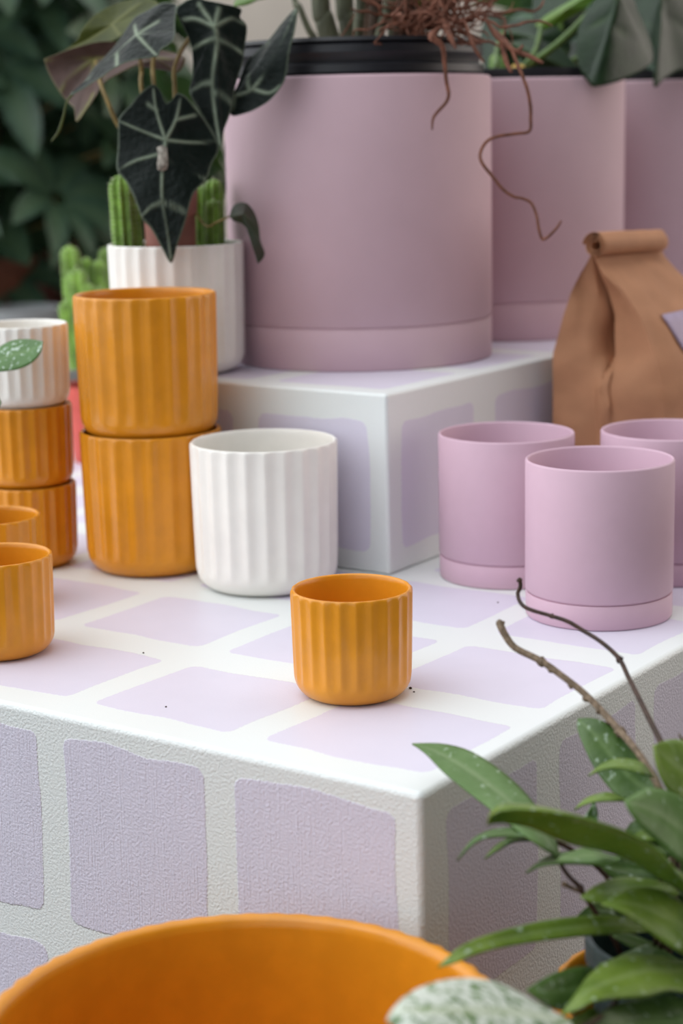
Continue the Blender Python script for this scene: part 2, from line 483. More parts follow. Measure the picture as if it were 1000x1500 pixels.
# ------------------------------------------------------------------ paper bag
bagroot = thing('paper_bag', (.34,2.12,0), 'brown kraft paper bag with rolled top behind the pink pots', 'bag')
N0 = Vector((.3662,2.035,0)); G = Vector((-.1200,.050,0)); Wd = V2*.17
def lerp_tab(tab, z):
    for (z0, a), (z1, b) in zip(tab, tab[1:]):
        if z <= z1: return a + (b-a)*max(0, (z-z0))/(z1-z0)
    return tab[-1][1]
ZT = .311
fa = [(0,.0),(.145,.0),(.19,.07),(.24,.22),(.269,.37),(.285,.50),(.300,.60),(ZT,.625)]
lb = [(0,.0),(.196,.0),(.24,.09),(.269,.17),(.29,.26),(.300,.30),(ZT,.345)]
cz = [(0,.0),(.11,-.002),(.135,-.010),(.160,-.012),(.178,.004),(.195,.040),(.24,.056),(.270,.046),(.295,.026),(ZT,.002)]
def bag_pt(side, z):
    if side == 'n': return N0 + G*lerp_tab(fa, z) + Vector((0,0,z))
    if side == 'l': return N0 + G*(1-lerp_tab(lb, z)) + Vector((0,0,z))
def crease(z):
    f = bag_pt('n', z); l = bag_pt('l', z)
    return f.lerp(l, .52) + Wd.normalized()*lerp_tab(cz, z)
nz = 44; rows = []
def crumple(p, k=1.0):
    q = p*22
    a = mnoise.noise(q); b2 = mnoise.noise(q*2.3+Vector((5,1,2)))
    ridge = (1-abs(mnoise.noise(p*13+Vector((3,7,1))))*2.6)
    return p + Vector((a, mnoise.noise(q+Vector((9,2,4))), 0))*.004*k + Vector((0,-1,0))*(.0060*ridge*k + .002*b2*k)
for i in range(nz+1):
    z = ZT*i/nz
    f, l, cc = bag_pt('n', z), bag_pt('l', z), crease(z)
    k = 1.0 if .02 < z < ZT-.015 else .15
    seam = -.0016*math.exp(-((z-.118)/.004)**2)
    row = []
    fr = f + Wd; lr = l + Wd; cr = f.lerp(l,.5) + Wd - Wd.normalized()*lerp_tab(cz, z)
    cd = lerp_tab(cz, z); wn = Wd.normalized()
    c1 = f.lerp(l, .45) + wn*cd*.42; c2 = f.lerp(l, .60) + wn*cd*.30
    path = [(f,c1,8),(c1,cc,4),(cc,c2,4),(c2,l,8),(l,lr,12),(lr,cr,6),(cr,fr,6),(fr,f,14)]
    for a, b, n in path:
        for j in range(n):
            s = j/n
            p = a.lerp(b, s)
            edge = min(1, 4*s*(1-s)+.25)
            if path.index((a,b,n)) == 7: p = p + Vector((.6,-.8,0))*.012*math.sin(PI*s)*math.sin(PI*min(1,z/.25))
            p = crumple(p, k*edge)
            row.append(p + Vector((0,seam,0)))
    rows.append(row)
mb = MB().grid(rows, True); mb.f.append(list(range(len(rows[0])))[::-1])
mb.build('bag_body', M['kraft'], bagroot, solid=.0006, sharp=38)
# rolled top: paper wound into a spiral along the mouth
ra = bag_pt('n', ZT).lerp(bag_pt('l', ZT), .35); ax = Wd*.95
rows = []
c0 = ra + Vector((.002,-.004,.0095))
for i in range(19):
    s = -.02 + 1.04*i/18; row = []
    for j in range(56):
        a = 2*PI*2.3*j/55; r = .0048 + .0086*j/55
        up = Vector((0,0,1)); out = Vector((U2.x, U2.y, 0))
        wob = 1 + .06*mnoise.noise(Vector((s*6, a*.4, 2)))
        row.append(c0 + ax*s + Vector((0,0,-.006))*s + (out*math.cos(a+1.2) + up*math.sin(a+1.2))*r*wob*(1.18 if math.sin(a)>0 else 1))
    rows.append(row)
MB().grid(rows).build('rolled_top', M['kraft'], bagroot, solid=.0007)
# sticker on the front panel
rows = []
for i in range(12):
    row = []
    for j in range(12):
        s = .30 + .5*j/11 ; z = .115 + .125*i/11
        z2 = z; f = bag_pt('n', z2)
        sh = .26*(1-i/11) - .02
        p = f + Wd*min(.97, s+sh-.02) + Vector((.6,-.8,0))*(.012*math.sin(PI*s)*math.sin(PI*min(1,z2/.25)) + .0055)
        row.append(p)
    rows.append(row)
st = MB().grid(rows).build('sticker', M['sticker'], bagroot, solid=.0004); st['label'] = 'lilac sticker on the bag front'

# ------------------------------------------------------------------ trailing green plant, lower right
hoya = thing('potted_wax_plant', (.2200,1.130,FLOOR+.0072), 'green waxy trailing plant with speckled leaves and bare twigs at lower right', 'plant')
pb = MB().lathe([(0,.001),(.044,0),(.046,.003),(.0595,.256),(.0635,.258),(.0640,.276),(.0600,.276),(.0580,.262),(.047,.2),(0,.2)], 72)
pb.build('nursery_pot', M['greenpot'], hoya, world=False, sharp=40)
MB().lathe([(0,.232),(.04,.232),(.0545,.229),(.0545,.22),(0,.22)], 48, lambda th,i,r,z: r*(1+.01*math.sin(9*th))).build('potting_soil', M['soil'], hoya, world=False)
def hl(base, tip, A, B, mat='hoya', fold=.0035, bulge=.003, label=None, th=.0011, **k):
    o = leaf_strip(base, tip, A, B, fold, bulge, **k).build('leaf', M[mat], hoya, solid=th, off=-1)
    if label: o['label'] = label
    return o
hl((0.1381,1.1250,-0.0188), (0.0460,1.2220,0.0290), [(0.1375,1.1400,-0.0110),(0.1294,1.1600,0.0010),(0.1131,1.1850,0.0142),(0.0896,1.2100,0.0249),(0.0688,1.2220,0.0282)], [(0.1321,1.1150,-0.0111),(0.1178,1.1100,0.0008),(0.0912,1.1500,0.0101),(0.0678,1.1880,0.0181),(0.0551,1.2100,0.0256)], 'hoya_pale')
hl((0.2235,1.1000,-0.0382), (0.0847,1.0450,0.0367), [(0.2046,1.0550,-0.0057),(0.1910,1.0500,0.0139),(0.1711,1.0450,0.0288),(0.1422,1.0400,0.0413),(0.1136,1.0350,0.0487),(0.0950,1.0350,0.0495),(0.0871,1.0400,0.0451)], [(0.2004,1.1000,-0.0249),(0.1904,1.1000,-0.0179),(0.1688,1.0900,-0.0027),(0.1380,1.0800,0.0094),(0.1131,1.0650,0.0262),(0.0926,1.0500,0.0358)], 'hoya', -.004, .004)
hl((0.2132,1.1700,0.0104), (0.1617,1.2150,0.0471), [(0.2116,1.1850,0.0164),(0.1993,1.1950,0.0292),(0.1857,1.2050,0.0425),(0.1735,1.2100,0.0483)], [(0.1968,1.1650,0.0020),(0.1840,1.1700,0.0053),(0.1702,1.1850,0.0196),(0.1626,1.2000,0.0346),(0.1603,1.2100,0.0425)], 'hoya_dark')
hl((0.2043,1.1500,0.0260), (0.1583,1.1400,0.0322), [(0.1960,1.1500,0.0370),(0.1836,1.1500,0.0403),(0.1746,1.1450,0.0412),(0.1661,1.1420,0.0384)], [(0.1935,1.1350,0.0349),(0.1793,1.1350,0.0391),(0.1671,1.1350,0.0383),(0.1625,1.1380,0.0352)])
hl((0.1897,1.1600,0.0063), (0.1506,1.1500,0.0048), [(0.1772,1.1600,0.0127),(0.1661,1.1550,0.0137),(0.1574,1.1520,0.0111)], [(0.1790,1.1450,0.0128),(0.1647,1.1450,0.0125),(0.1558,1.1480,0.0087)])
hl((0.1678,1.1600,-0.0076), (0.1663,1.1650,0.0053), [(0.1691,1.1650,-0.0051),(0.1680,1.1650,0.0004)], [(0.1589,1.1550,-0.0047),(0.1617,1.1600,-0.0008),(0.1646,1.1650,0.0023)], 'speckled', .002, .001)
hl((0.2313,1.1200,-0.0298), (0.1739,1.0850,0.0356), [(0.2317,1.1300,-0.0005),(0.2193,1.1250,0.0199),(0.2062,1.1150,0.0303),(0.1925,1.1050,0.0360),(0.1829,1.0950,0.0362)], [(0.2132,1.0900,-0.0104),(0.1973,1.0850,0.0052),(0.1846,1.0800,0.0190),(0.1767,1.0800,0.0297)], 'hoya_pale', .004, .005)
hl((0.2450,1.1600,-0.0016), (0.2002,1.1300,0.0561), [(0.2421,1.1650,0.0339),(0.2254,1.1550,0.0495),(0.2112,1.1450,0.0541)], [(0.2254,1.1300,0.0125),(0.2162,1.1250,0.0200),(0.2081,1.1200,0.0284),(0.2015,1.1200,0.0423),(0.1997,1.1250,0.0511)], 'hoya', .004, .004)
hl((0.1301,1.1300,-0.0079), (0.0688,1.1000,-0.0086), [(0.1159,1.1300,0.0008),(0.1033,1.1250,0.0035),(0.0903,1.1150,0.0054),(0.0785,1.1050,0.0027)], [(0.1184,1.1150,0.0001),(0.1019,1.1100,0.0033),(0.0875,1.1050,0.0044),(0.0772,1.1000,0.0005)], 'hoya_dark')
hl((0.1313,1.1400,-0.0131), (0.0882,1.1200,-0.0158), [(0.1190,1.1400,-0.0080),(0.1082,1.1350,-0.0066),(0.0972,1.1300,-0.0104)], [(0.1200,1.1300,-0.0079),(0.1083,1.1250,-0.0063),(0.0987,1.1200,-0.0090)], 'hoya_dark')
hl((0.1704,1.1000,-0.0102), (0.1319,1.0900,-0.0050), [(0.1629,1.1100,-0.0085),(0.1519,1.1100,-0.0057),(0.1406,1.1000,-0.0049)], [(0.1622,1.0850,-0.0049),(0.1485,1.0850,-0.0054),(0.1387,1.0850,-0.0043)], 'hoya_pale', .002, .002)
hl((0.1812,1.1300,-0.0220), (0.1142,1.1100,-0.0219), [(0.1621,1.1400,-0.0203),(0.1451,1.1350,-0.0183),(0.1322,1.1300,-0.0183),(0.1224,1.1200,-0.0198)], [(0.1675,1.1200,-0.0219),(0.1466,1.1150,-0.0183),(0.1299,1.1100,-0.0162),(0.1219,1.1100,-0.0182)], 'hoya_dark')
hl((0.2091,1.1500,-0.0177), (0.1844,1.1400,-0.0051), [(0.2065,1.1600,-0.0095),(0.1973,1.1550,-0.0052),(0.1893,1.1500,-0.0046)], [(0.1982,1.1350,-0.0136),(0.1900,1.1350,-0.0113),(0.1853,1.1380,-0.0080)], 'hoya_dark', .003, .004)
hl((0.2156,1.1400,-0.0193), (0.1857,1.1300,-0.0066), [(0.2100,1.1500,-0.0101),(0.2019,1.1450,-0.0066),(0.1935,1.1380,-0.0060)], [(0.2034,1.1300,-0.0106),(0.1942,1.1300,-0.0089),(0.1891,1.1300,-0.0079)], 'hoya')
hl((0.2188,1.1350,-0.0250), (0.1867,1.1250,-0.0087), [(0.2102,1.1450,-0.0158),(0.1990,1.1400,-0.0131),(0.1922,1.1300,-0.0095)], [(0.2058,1.1200,-0.0152),(0.1956,1.1200,-0.0118),(0.1895,1.1200,-0.0086)], 'hoya_pale')
hl((0.2282,1.1700,-0.0679), (0.1653,1.1500,-0.0333), [(0.2169,1.1800,-0.0458),(0.1926,1.1750,-0.0387),(0.1755,1.1600,-0.0337)], [(0.2105,1.1550,-0.0553),(0.1887,1.1500,-0.0489),(0.1748,1.1480,-0.0419)], 'hoya_dark')
hl((0.2174,1.1200,-0.0436), (0.1453,1.0750,-0.0240), [(0.2102,1.1200,-0.0369),(0.1930,1.1150,-0.0296),(0.1733,1.1050,-0.0245),(0.1572,1.0900,-0.0228)], [(0.1979,1.0850,-0.0331),(0.1766,1.0750,-0.0293),(0.1602,1.0700,-0.0263),(0.1505,1.0700,-0.0250)], 'hoya', .003, .004)
hl((0.2264,1.0900,-0.0796), (0.1529,1.0400,-0.0136), [(0.2258,1.1000,-0.0543),(0.2096,1.0900,-0.0335),(0.1929,1.0800,-0.0218),(0.1748,1.0650,-0.0149),(0.1629,1.0500,-0.0126)], [(0.2064,1.0500,-0.0527),(0.1910,1.0450,-0.0404),(0.1786,1.0400,-0.0284),(0.1654,1.0350,-0.0173)], 'hoya', .004, .005)
hl((0.2025,1.1200,-0.0694), (0.0520,1.0200,-0.0432), [(0.1873,1.1150,-0.0587),(0.1716,1.1050,-0.0510),(0.1494,1.0900,-0.0437),(0.1175,1.0700,-0.0382),(0.0862,1.0450,-0.0339),(0.0662,1.0300,-0.0350)], [(0.1817,1.1050,-0.0637),(0.1474,1.0750,-0.0504),(0.1058,1.0500,-0.0432),(0.0793,1.0300,-0.0389),(0.0617,1.0200,-0.0408)], 'hoya', .003, .002)
hl((0.1801,1.1400,-0.0680), (0.1478,1.1200,-0.0589), [(0.1714,1.1450,-0.0605),(0.1597,1.1350,-0.0565)], [(0.1672,1.1300,-0.0621),(0.1563,1.1250,-0.0603)], 'hoya_dark')
hl((0.2315,1.1000,-0.0857), (0.1231,1.0000,-0.0661), [(0.2153,1.0900,-0.0762),(0.1966,1.0750,-0.0654),(0.1745,1.0600,-0.0567),(0.1568,1.0450,-0.0543),(0.1433,1.0300,-0.0566),(0.1339,1.0150,-0.0605)], [(0.2117,1.0500,-0.0777),(0.1953,1.0350,-0.0692),(0.1776,1.0200,-0.0652),(0.1592,1.0100,-0.0608),(0.1448,1.0000,-0.0570),(0.1335,0.9980,-0.0619)], 'hoya', .004, .006)
hl((0.1539,1.0500,-0.0785), (0.1045,1.0100,-0.0539), [(0.1523,1.0600,-0.0667),(0.1422,1.0500,-0.0591),(0.1251,1.0350,-0.0556),(0.1121,1.0200,-0.0544)], [(0.1416,1.0300,-0.0774),(0.1290,1.0200,-0.0736),(0.1184,1.0100,-0.0651),(0.1097,1.0070,-0.0573)], 'hoya_dark')
hl((0.2217,1.0500,-0.0999), (0.1389,0.9900,-0.0649), [(0.2079,1.0700,-0.0897),(0.1828,1.0500,-0.0808),(0.1589,1.0200,-0.0707)], [(0.2083,1.0300,-0.1057),(0.1819,1.0100,-0.0944),(0.1560,1.0000,-0.0824)], 'hoya_dark')
hl((0.1554,1.0200,-0.0971), (0.1195,0.9850,-0.0642), [(0.1477,1.0200,-0.0728),(0.1370,1.0100,-0.0703),(0.1283,1.0000,-0.0682)], [(0.1431,1.0000,-0.0882),(0.1307,0.9900,-0.0785),(0.1237,0.9850,-0.0688)], 'hoya')
hl((0.2306,1.1400,-0.1072), (0.1699,1.1000,-0.0620), [(0.2105,1.1400,-0.0917),(0.1941,1.1300,-0.0786),(0.1814,1.1150,-0.0683)], [(0.2152,1.1200,-0.0971),(0.1949,1.1100,-0.0816),(0.1790,1.1000,-0.0687)], 'hoya_pale')
hl((0.2163,1.1100,-0.0879), (0.1548,1.0600,-0.0625), [(0.1968,1.1100,-0.0744),(0.1802,1.0950,-0.0707),(0.1662,1.0750,-0.0668)], [(0.1977,1.0800,-0.0763),(0.1754,1.0650,-0.0669),(0.1630,1.0600,-0.0638)], 'hoya_dark')
hl((0.2521,1.1800,-0.1004), (0.2022,1.1700,-0.0256), [(0.2513,1.1900,-0.0657),(0.2336,1.1900,-0.0401),(0.2166,1.1800,-0.0277)], [(0.2294,1.1650,-0.0702),(0.2134,1.1600,-0.0497),(0.2048,1.1600,-0.0339)], 'hoya_dark')
hl((0.2524,1.1700,-0.1072), (0.1951,1.1500,-0.0573), [(0.2474,1.1800,-0.0796),(0.2279,1.1800,-0.0654),(0.2102,1.1650,-0.0585)], [(0.2313,1.1500,-0.0973),(0.2124,1.1400,-0.0788),(0.1997,1.1400,-0.0652)], 'hoya_dark')
hl((0.2423,1.1200,-0.1188), (0.1837,1.0900,-0.0948), [(0.2358,1.1300,-0.1058),(0.2152,1.1200,-0.0971),(0.1974,1.1000,-0.0914)], [(0.2260,1.1000,-0.1171),(0.2039,1.0900,-0.1093),(0.1909,1.0850,-0.1011)], 'hoya_dark')
hl((0.2364,1.0900,-0.1297), (0.1827,1.0600,-0.0894), [(0.2319,1.1000,-0.1085),(0.2177,1.1000,-0.1016),(0.1979,1.0800,-0.0934)], [(0.2203,1.0700,-0.1231),(0.2025,1.0600,-0.1131),(0.1897,1.0550,-0.0996)], 'hoya_dark')
hl((0.1274,0.9650,-0.0594), (0.0181,0.9000,-0.0150), [(0.1227,0.9850,-0.0603),(0.1082,0.9850,-0.0498),(0.0897,0.9800,-0.0362),(0.0746,0.9700,-0.0269),(0.0616,0.9600,-0.0211),(0.0467,0.9450,-0.0158),(0.0340,0.9300,-0.0133),(0.0240,0.9120,-0.0119)], [(0.1142,0.9300,-0.0519),(0.0823,0.9000,-0.0405),(0.0480,0.8800,-0.0235),(0.0257,0.8900,-0.0168)], 'splash', .003, .008, 'broad silver-splashed leaf')
def hstem(pts, r, mat='twig', label=None, name='stem', knots=()):
    mb = MB().tube(pts, r, 10, 6)
    for p, q in knots:
        rr = random.Random(int(1e5*p[0])); c = Vector(p)
        rows = []
        for i in range(7):
            a = PI*i/6
            rows.append([c + Vector((math.sin(a)*math.cos(b), math.sin(a)*math.sin(b), math.cos(a)))*q*rr.uniform(.75,1.25) for b in [2*PI*j/8 for j in range(8)]])
        mb.grid(rows, True)
    o = mb.build(name, M[mat], hoya)
    if label: o['label'] = label
    return o
hstem([(0.1120,1.2700,0.1022),(0.1153,1.2650,0.0950),(0.1226,1.2600,0.0859),(0.1393,1.2500,0.0790),(0.1535,1.2400,0.0705),(0.1676,1.2300,0.0607),(0.1785,1.2150,0.0517),(0.1871,1.2000,0.0441),(0.1967,1.1800,0.0352),(0.2032,1.1650,0.0261),(0.2071,1.1500,0.0194),(0.2150,1.1500,0.0008),(0.2167,1.1500,-0.0389),(0.2100,1.1500,-0.0788),(0.2024,1.1400,-0.1076)],
      [.0030,.0027,.0025,.0025,.0024,.0024,.0024,.0025,.0024,.0024,.0024,.0024,.0025,.0026,.0028], 'twig', 'bare grey-brown twig', 'twig',
      [((0.1404,1.2500,0.0781),.0038),((0.1129,1.2700,0.1010),.0032),((0.1464,1.2450,0.0744),.0028),((0.1600,1.2360,0.0647),.0027),((0.1695,1.2280,0.0575),.0029),((0.1829,1.2080,0.0472),.0029),((0.1885,1.1980,0.0423),.0038),((0.1765,1.2160,0.0521),.0027)])
hstem([(0.1295,1.3000,0.1268),(0.1302,1.3000,0.1214),(0.1282,1.3000,0.1156),(0.1299,1.2950,0.1098),(0.1358,1.2900,0.1063),(0.1510,1.2850,0.1024),(0.1628,1.2800,0.0991),(0.1734,1.2750,0.0933),(0.1854,1.2650,0.0870),(0.1962,1.2550,0.0777),(0.2014,1.2450,0.0668),(0.2068,1.2300,0.0553),(0.2120,1.2150,0.0442),(0.2171,1.2000,0.0334),(0.2212,1.1800,0.0203),(0.2211,1.1600,-0.0099),(0.2179,1.1500,-0.0500),(0.2087,1.1400,-0.1078)],
      [.0013,.0016,.0015,.0015,.0015,.0015,.0016,.0016,.0016,.0017,.0017,.0018,.0019,.0020,.0020,.002,.002,.0022], 'dark_twig', 'thin dark brown twig with a curled tip', 'twig',
      [((0.1965,1.2550,0.0772),.0027),((0.1295,1.3000,0.1259),.0020),((0.1517,1.2850,0.1022),.0019)])
hstem([(0.1373,1.1250,-0.0183),(0.1391,1.1200,-0.0223),(0.1442,1.1200,-0.0300),(0.1504,1.1200,-0.0366),(0.1530,1.1200,-0.0417),(0.1624,1.1250,-0.0576),(0.1735,1.1300,-0.0755),(0.1849,1.1350,-0.1026)], [.0013,.0014,.0014,.0016,.0018,.0016,.0017,.002], 'dark_twig', None, 'stem', [((0.1514,1.1200,-0.0382),.0026)])
hstem([(0.1402,1.1150,-0.0327),(0.1439,1.1170,-0.0358),(0.1514,1.1200,-0.0403)], [.0017,.0014,.0014], 'twig', None, 'stem', [((0.1402,1.1150,-0.0327),.0019)])
hstem([(0.2322,1.1900,0.0414),(0.2306,1.1900,0.0365),(0.2293,1.1900,0.0254),(0.2267,1.1800,0.0023),(0.2228,1.1600,-0.0432),(0.2128,1.1400,-0.1079)], [.0008,.0012,.0014,.0015,.0018,.002], 'twig')
hstem([(0.2275,1.1900,0.0428),(0.2293,1.1900,0.0388),(0.2306,1.1900,0.0365)], [.0005,.0011,.0012], 'twig')
for pts in ([(0.1287,1.1350,-0.0092),(0.1457,1.1400,-0.0177),(0.1713,1.1450,-0.0402),(0.1882,1.1450,-0.0761),(0.1941,1.1400,-0.1075)], [(0.2235,1.1000,-0.0371),(0.2147,1.1100,-0.0542),(0.2066,1.1300,-0.0851),(0.2024,1.1400,-0.1076)],
            [(0.2313,1.1200,-0.0287),(0.2267,1.1300,-0.0591),(0.2146,1.1400,-0.0900),(0.2066,1.1400,-0.1077)], [(0.2025,1.1200,-0.0689),(0.2024,1.1300,-0.0850),(0.2003,1.1400,-0.1076)],
            [(0.1265,0.9650,-0.0584),(0.1467,1.0000,-0.0682),(0.1671,1.0600,-0.0869),(0.1845,1.1200,-0.0997)], [(0.2315,1.1000,-0.0846),(0.2213,1.1200,-0.0940),(0.2128,1.1400,-0.1079)], [(0.1876,1.1600,0.0067),(0.2003,1.1600,-0.0094),(0.2103,1.1550,-0.0408),(0.2066,1.1400,-0.1077)]):
    hstem(pts, [.0016]*len(pts), 'dark_twig')

# ------------------------------------------------------------------ leaf sprig hanging over the cream pot
sp = thing('trailing_sprig', (-.3459,1.7566,.0045), 'green silver-speckled leaf hanging in front of the small cream pot', 'plant')
leaf_strip((-0.3706,1.8400,0.2184), (-0.2959,1.8300,0.2512), [(-0.3504,1.8500,0.2390),(-0.3324,1.8500,0.2497),(-0.3128,1.8450,0.2519)], [(-0.3468,1.8250,0.2219),(-0.3218,1.8200,0.2248),(-0.3057,1.8200,0.2320),(-0.2977,1.8250,0.2415)], .003, .003).build('leaf', M['speckled'], sp, solid=.001)
leaf_strip((-0.3634,1.8300,0.1904), (-0.3395,1.8200,0.1913), [(-0.3525,1.8300,0.2006),(-0.3447,1.8250,0.2004)], [(-0.3518,1.8200,0.1819),(-0.3441,1.8200,0.1831)], .002, .002).build('leaf', M['hoya_dark'], sp, solid=.001)
MB().tube([(-.3459,1.757,.010),(-.352,1.775,.09),(-.368,1.80,.16),(-.376,1.825,.21),(-0.3706,1.8400,0.2184)], [.0016,.0015,.0015,.0013,.001], 8).build('stem', M['dark_twig'], sp)
MB().tube([(-.368,1.80,.16),(-0.3742,1.8300,0.1836),(-0.3634,1.8300,0.1904)], [.0012,.001,.0009], 8).build('stem', M['dark_twig'], sp)

# ------------------------------------------------------------------ dark leaved plant in the white planter
al = thing('potted_arrowhead_plant', (-.1792,2.060,.1965), 'dark arrow-shaped leaves with pale veins rising from the white planter', 'plant')
MB().lathe([(0,0),(.025,0),(.0285,.167),(.0305,.169),(.032,.200),(.030,.200),(.029,.189),(0,.187)], 64, c=(-.004,-.012,0)).build('nursery_pot', M['terra'], al, world=False, sharp=40)
MB().lathe([(0,.1905),(.0285,.1895),(.0285,.183),(0,.183)], 32, c=(-.004,-.012,0)).build('potting_soil', M['soil'], al, world=False)
def D3(pts): return pts
def aleaf(outline, hub, veins, mat='aloc', label=None, **k):
    o = leaf_fan(outline, hub, veins, **k).build('leaf', M[mat], al, solid=.0008)
    if label: o['label'] = label
    return o
hub = (-0.1762,1.9550,0.4465)
aleaf([(-0.1738,1.9550,0.4840),(-0.1689,1.9550,0.4869),(-0.1619,1.9560,0.4941),(-0.1532,1.9570,0.4901),(-0.1449,1.9600,0.4792),(-0.1334,1.9670,0.4632),(-0.1220,1.9720,0.4382),(-0.1295,1.9660,0.4207),(-0.1358,1.9580,0.4041),(-0.1493,1.9500,0.3896),(-0.1570,1.9450,0.3651),(-0.1669,1.9430,0.3387),(-0.1742,1.9420,0.3192),(-0.1834,1.9440,0.3336),(-0.1936,1.9460,0.3533),(-0.2037,1.9480,0.3659),(-0.2108,1.9520,0.3855),(-0.2199,1.9600,0.4032),(-0.2299,1.9660,0.4175),(-0.2284,1.9700,0.4404),(-0.2271,1.9700,0.4616),(-0.2252,1.9700,0.4713),(-0.2112,1.9630,0.4849),(-0.2024,1.9600,0.4943),(-0.1884,1.9570,0.5035),(-0.1805,1.9560,0.4981),(-0.1763,1.9550,0.4876)],
      hub, [[hub,(-0.1809,1.9520,0.4132),(-0.1817,1.9480,0.3832),(-0.1780,1.9450,0.3566),(-0.1742,1.9420,0.3210)], [hub,(-0.1849,1.9560,0.4764),(-0.1868,1.9570,0.4991)], [hub,(-0.1647,1.9560,0.4673),(-0.1595,1.9570,0.4881)],
            [hub,(-0.1999,1.9630,0.4558),(-0.2244,1.9690,0.4665)], [hub,(-0.1501,1.9630,0.4433),(-0.1244,1.9700,0.4436)], [(-0.1803,1.9540,0.4325),(-0.2082,1.9610,0.4260),(-0.2263,1.9660,0.4165)], [(-0.1751,1.9540,0.4262),(-0.1578,1.9570,0.4161),(-0.1367,1.9580,0.4047)],
            [(-0.1827,1.9480,0.3824),(-0.1946,1.9480,0.3773),(-0.2021,1.9480,0.3703)], [(-0.1809,1.9480,0.3823),(-0.1675,1.9470,0.3768),(-0.1560,1.9460,0.3700)], [(-0.1844,1.9560,0.4773),(-0.1938,1.9580,0.4836)], [(-0.1638,1.9560,0.4673),(-0.1453,1.9610,0.4713)]])
MB().grid([[(-0.1855,1.9510,0.4388),(-0.1796,1.9510,0.4413),(-0.1747,1.9510,0.4386)],[(-0.1845,1.9505,0.4309),(-0.1796,1.9502,0.4317),(-0.1743,1.9505,0.4307)],[(-0.1857,1.9500,0.4221),(-0.1803,1.9495,0.4220),(-0.1743,1.9500,0.4210)],[(-0.1856,1.9500,0.4165),(-0.1815,1.9495,0.4141),(-0.1755,1.9500,0.4163)]]).build('dried_patch', M['pale_twig'], al, solid=.0004)['label'] = 'dry tan scar on the front leaf'
hub = (-0.1228,1.9850,0.5623)
aleaf([(-0.1417,1.9900,0.5936),(-0.1311,1.9880,0.5896),(-0.1162,1.9880,0.5864),(-0.0956,1.9950,0.5809),(-0.0963,1.9980,0.5720),(-0.0896,2.0000,0.5625),(-0.0925,2.0000,0.5411),(-0.0956,1.9950,0.5232),(-0.1031,1.9880,0.5009),(-0.1086,1.9800,0.4742),(-0.1166,1.9750,0.4535),(-0.1191,1.9700,0.4365),(-0.1276,1.9750,0.4523),(-0.1394,1.9800,0.4719),(-0.1517,1.9900,0.4946),(-0.1479,1.9930,0.5139),(-0.1487,1.9970,0.5421),(-0.1558,2.0000,0.5616),(-0.1641,2.0000,0.5809),(-0.1543,1.9950,0.5891)],
      hub, [[hub,(-0.1194,1.9830,0.5497),(-0.1255,1.9800,0.5189),(-0.1270,1.9780,0.4953),(-0.1234,1.9750,0.4641),(-0.1194,1.9700,0.4373)], [hub,(-0.1388,1.9880,0.5854)], [hub,(-0.1177,1.9860,0.5805)], [(-0.1209,1.9840,0.5505),(-0.1343,1.9900,0.5467),(-0.1472,1.9970,0.5399)], [(-0.1179,1.9840,0.5490),(-0.1056,1.9900,0.5432),(-0.0954,1.9980,0.5349)],
            [(-0.1276,1.9800,0.5049),(-0.1386,1.9850,0.5031),(-0.1491,1.9900,0.4963)], [(-0.1255,1.9780,0.4945),(-0.1160,1.9810,0.4907),(-0.1084,1.9820,0.4834)], [hub,(-0.1427,1.9930,0.5712),(-0.1568,1.9980,0.5703)], [hub,(-0.1048,1.9920,0.5704),(-0.0917,1.9980,0.5653)]], vw=.0024)
hub = (-0.1054,2.0100,0.4910)
aleaf([(-0.1106,2.0050,0.4865),(-0.1021,2.0150,0.5046),(-0.0926,2.0250,0.5272),(-0.0801,2.0300,0.5392),(-0.0674,2.0300,0.5509),(-0.0512,2.0250,0.5698),(-0.0365,2.0100,0.5807),(-0.0390,2.0000,0.5592),(-0.0452,1.9950,0.5370),(-0.0514,1.9950,0.5060),(-0.0649,1.9950,0.4884),(-0.0806,1.9980,0.4786),(-0.0962,2.0000,0.4727),(-0.1099,2.0030,0.4715)],
      hub, [[hub,(-0.0864,2.0040,0.4980),(-0.0705,2.0040,0.5156),(-0.0602,2.0040,0.5303),(-0.0481,2.0050,0.5538),(-0.0372,2.0100,0.5789)], [(-0.0895,2.0040,0.4966),(-0.0909,2.0120,0.5118),(-0.0901,2.0200,0.5255)], [(-0.0849,2.0040,0.4980),(-0.0679,1.9980,0.4930),(-0.0554,1.9960,0.5002)], [(-0.0609,2.0040,0.5303),(-0.0672,2.0180,0.5414),(-0.0688,2.0250,0.5477)], [hub,(-0.1077,2.0030,0.4775)]], vw=.0019)
hub = (-0.2035,1.9700,0.5547)
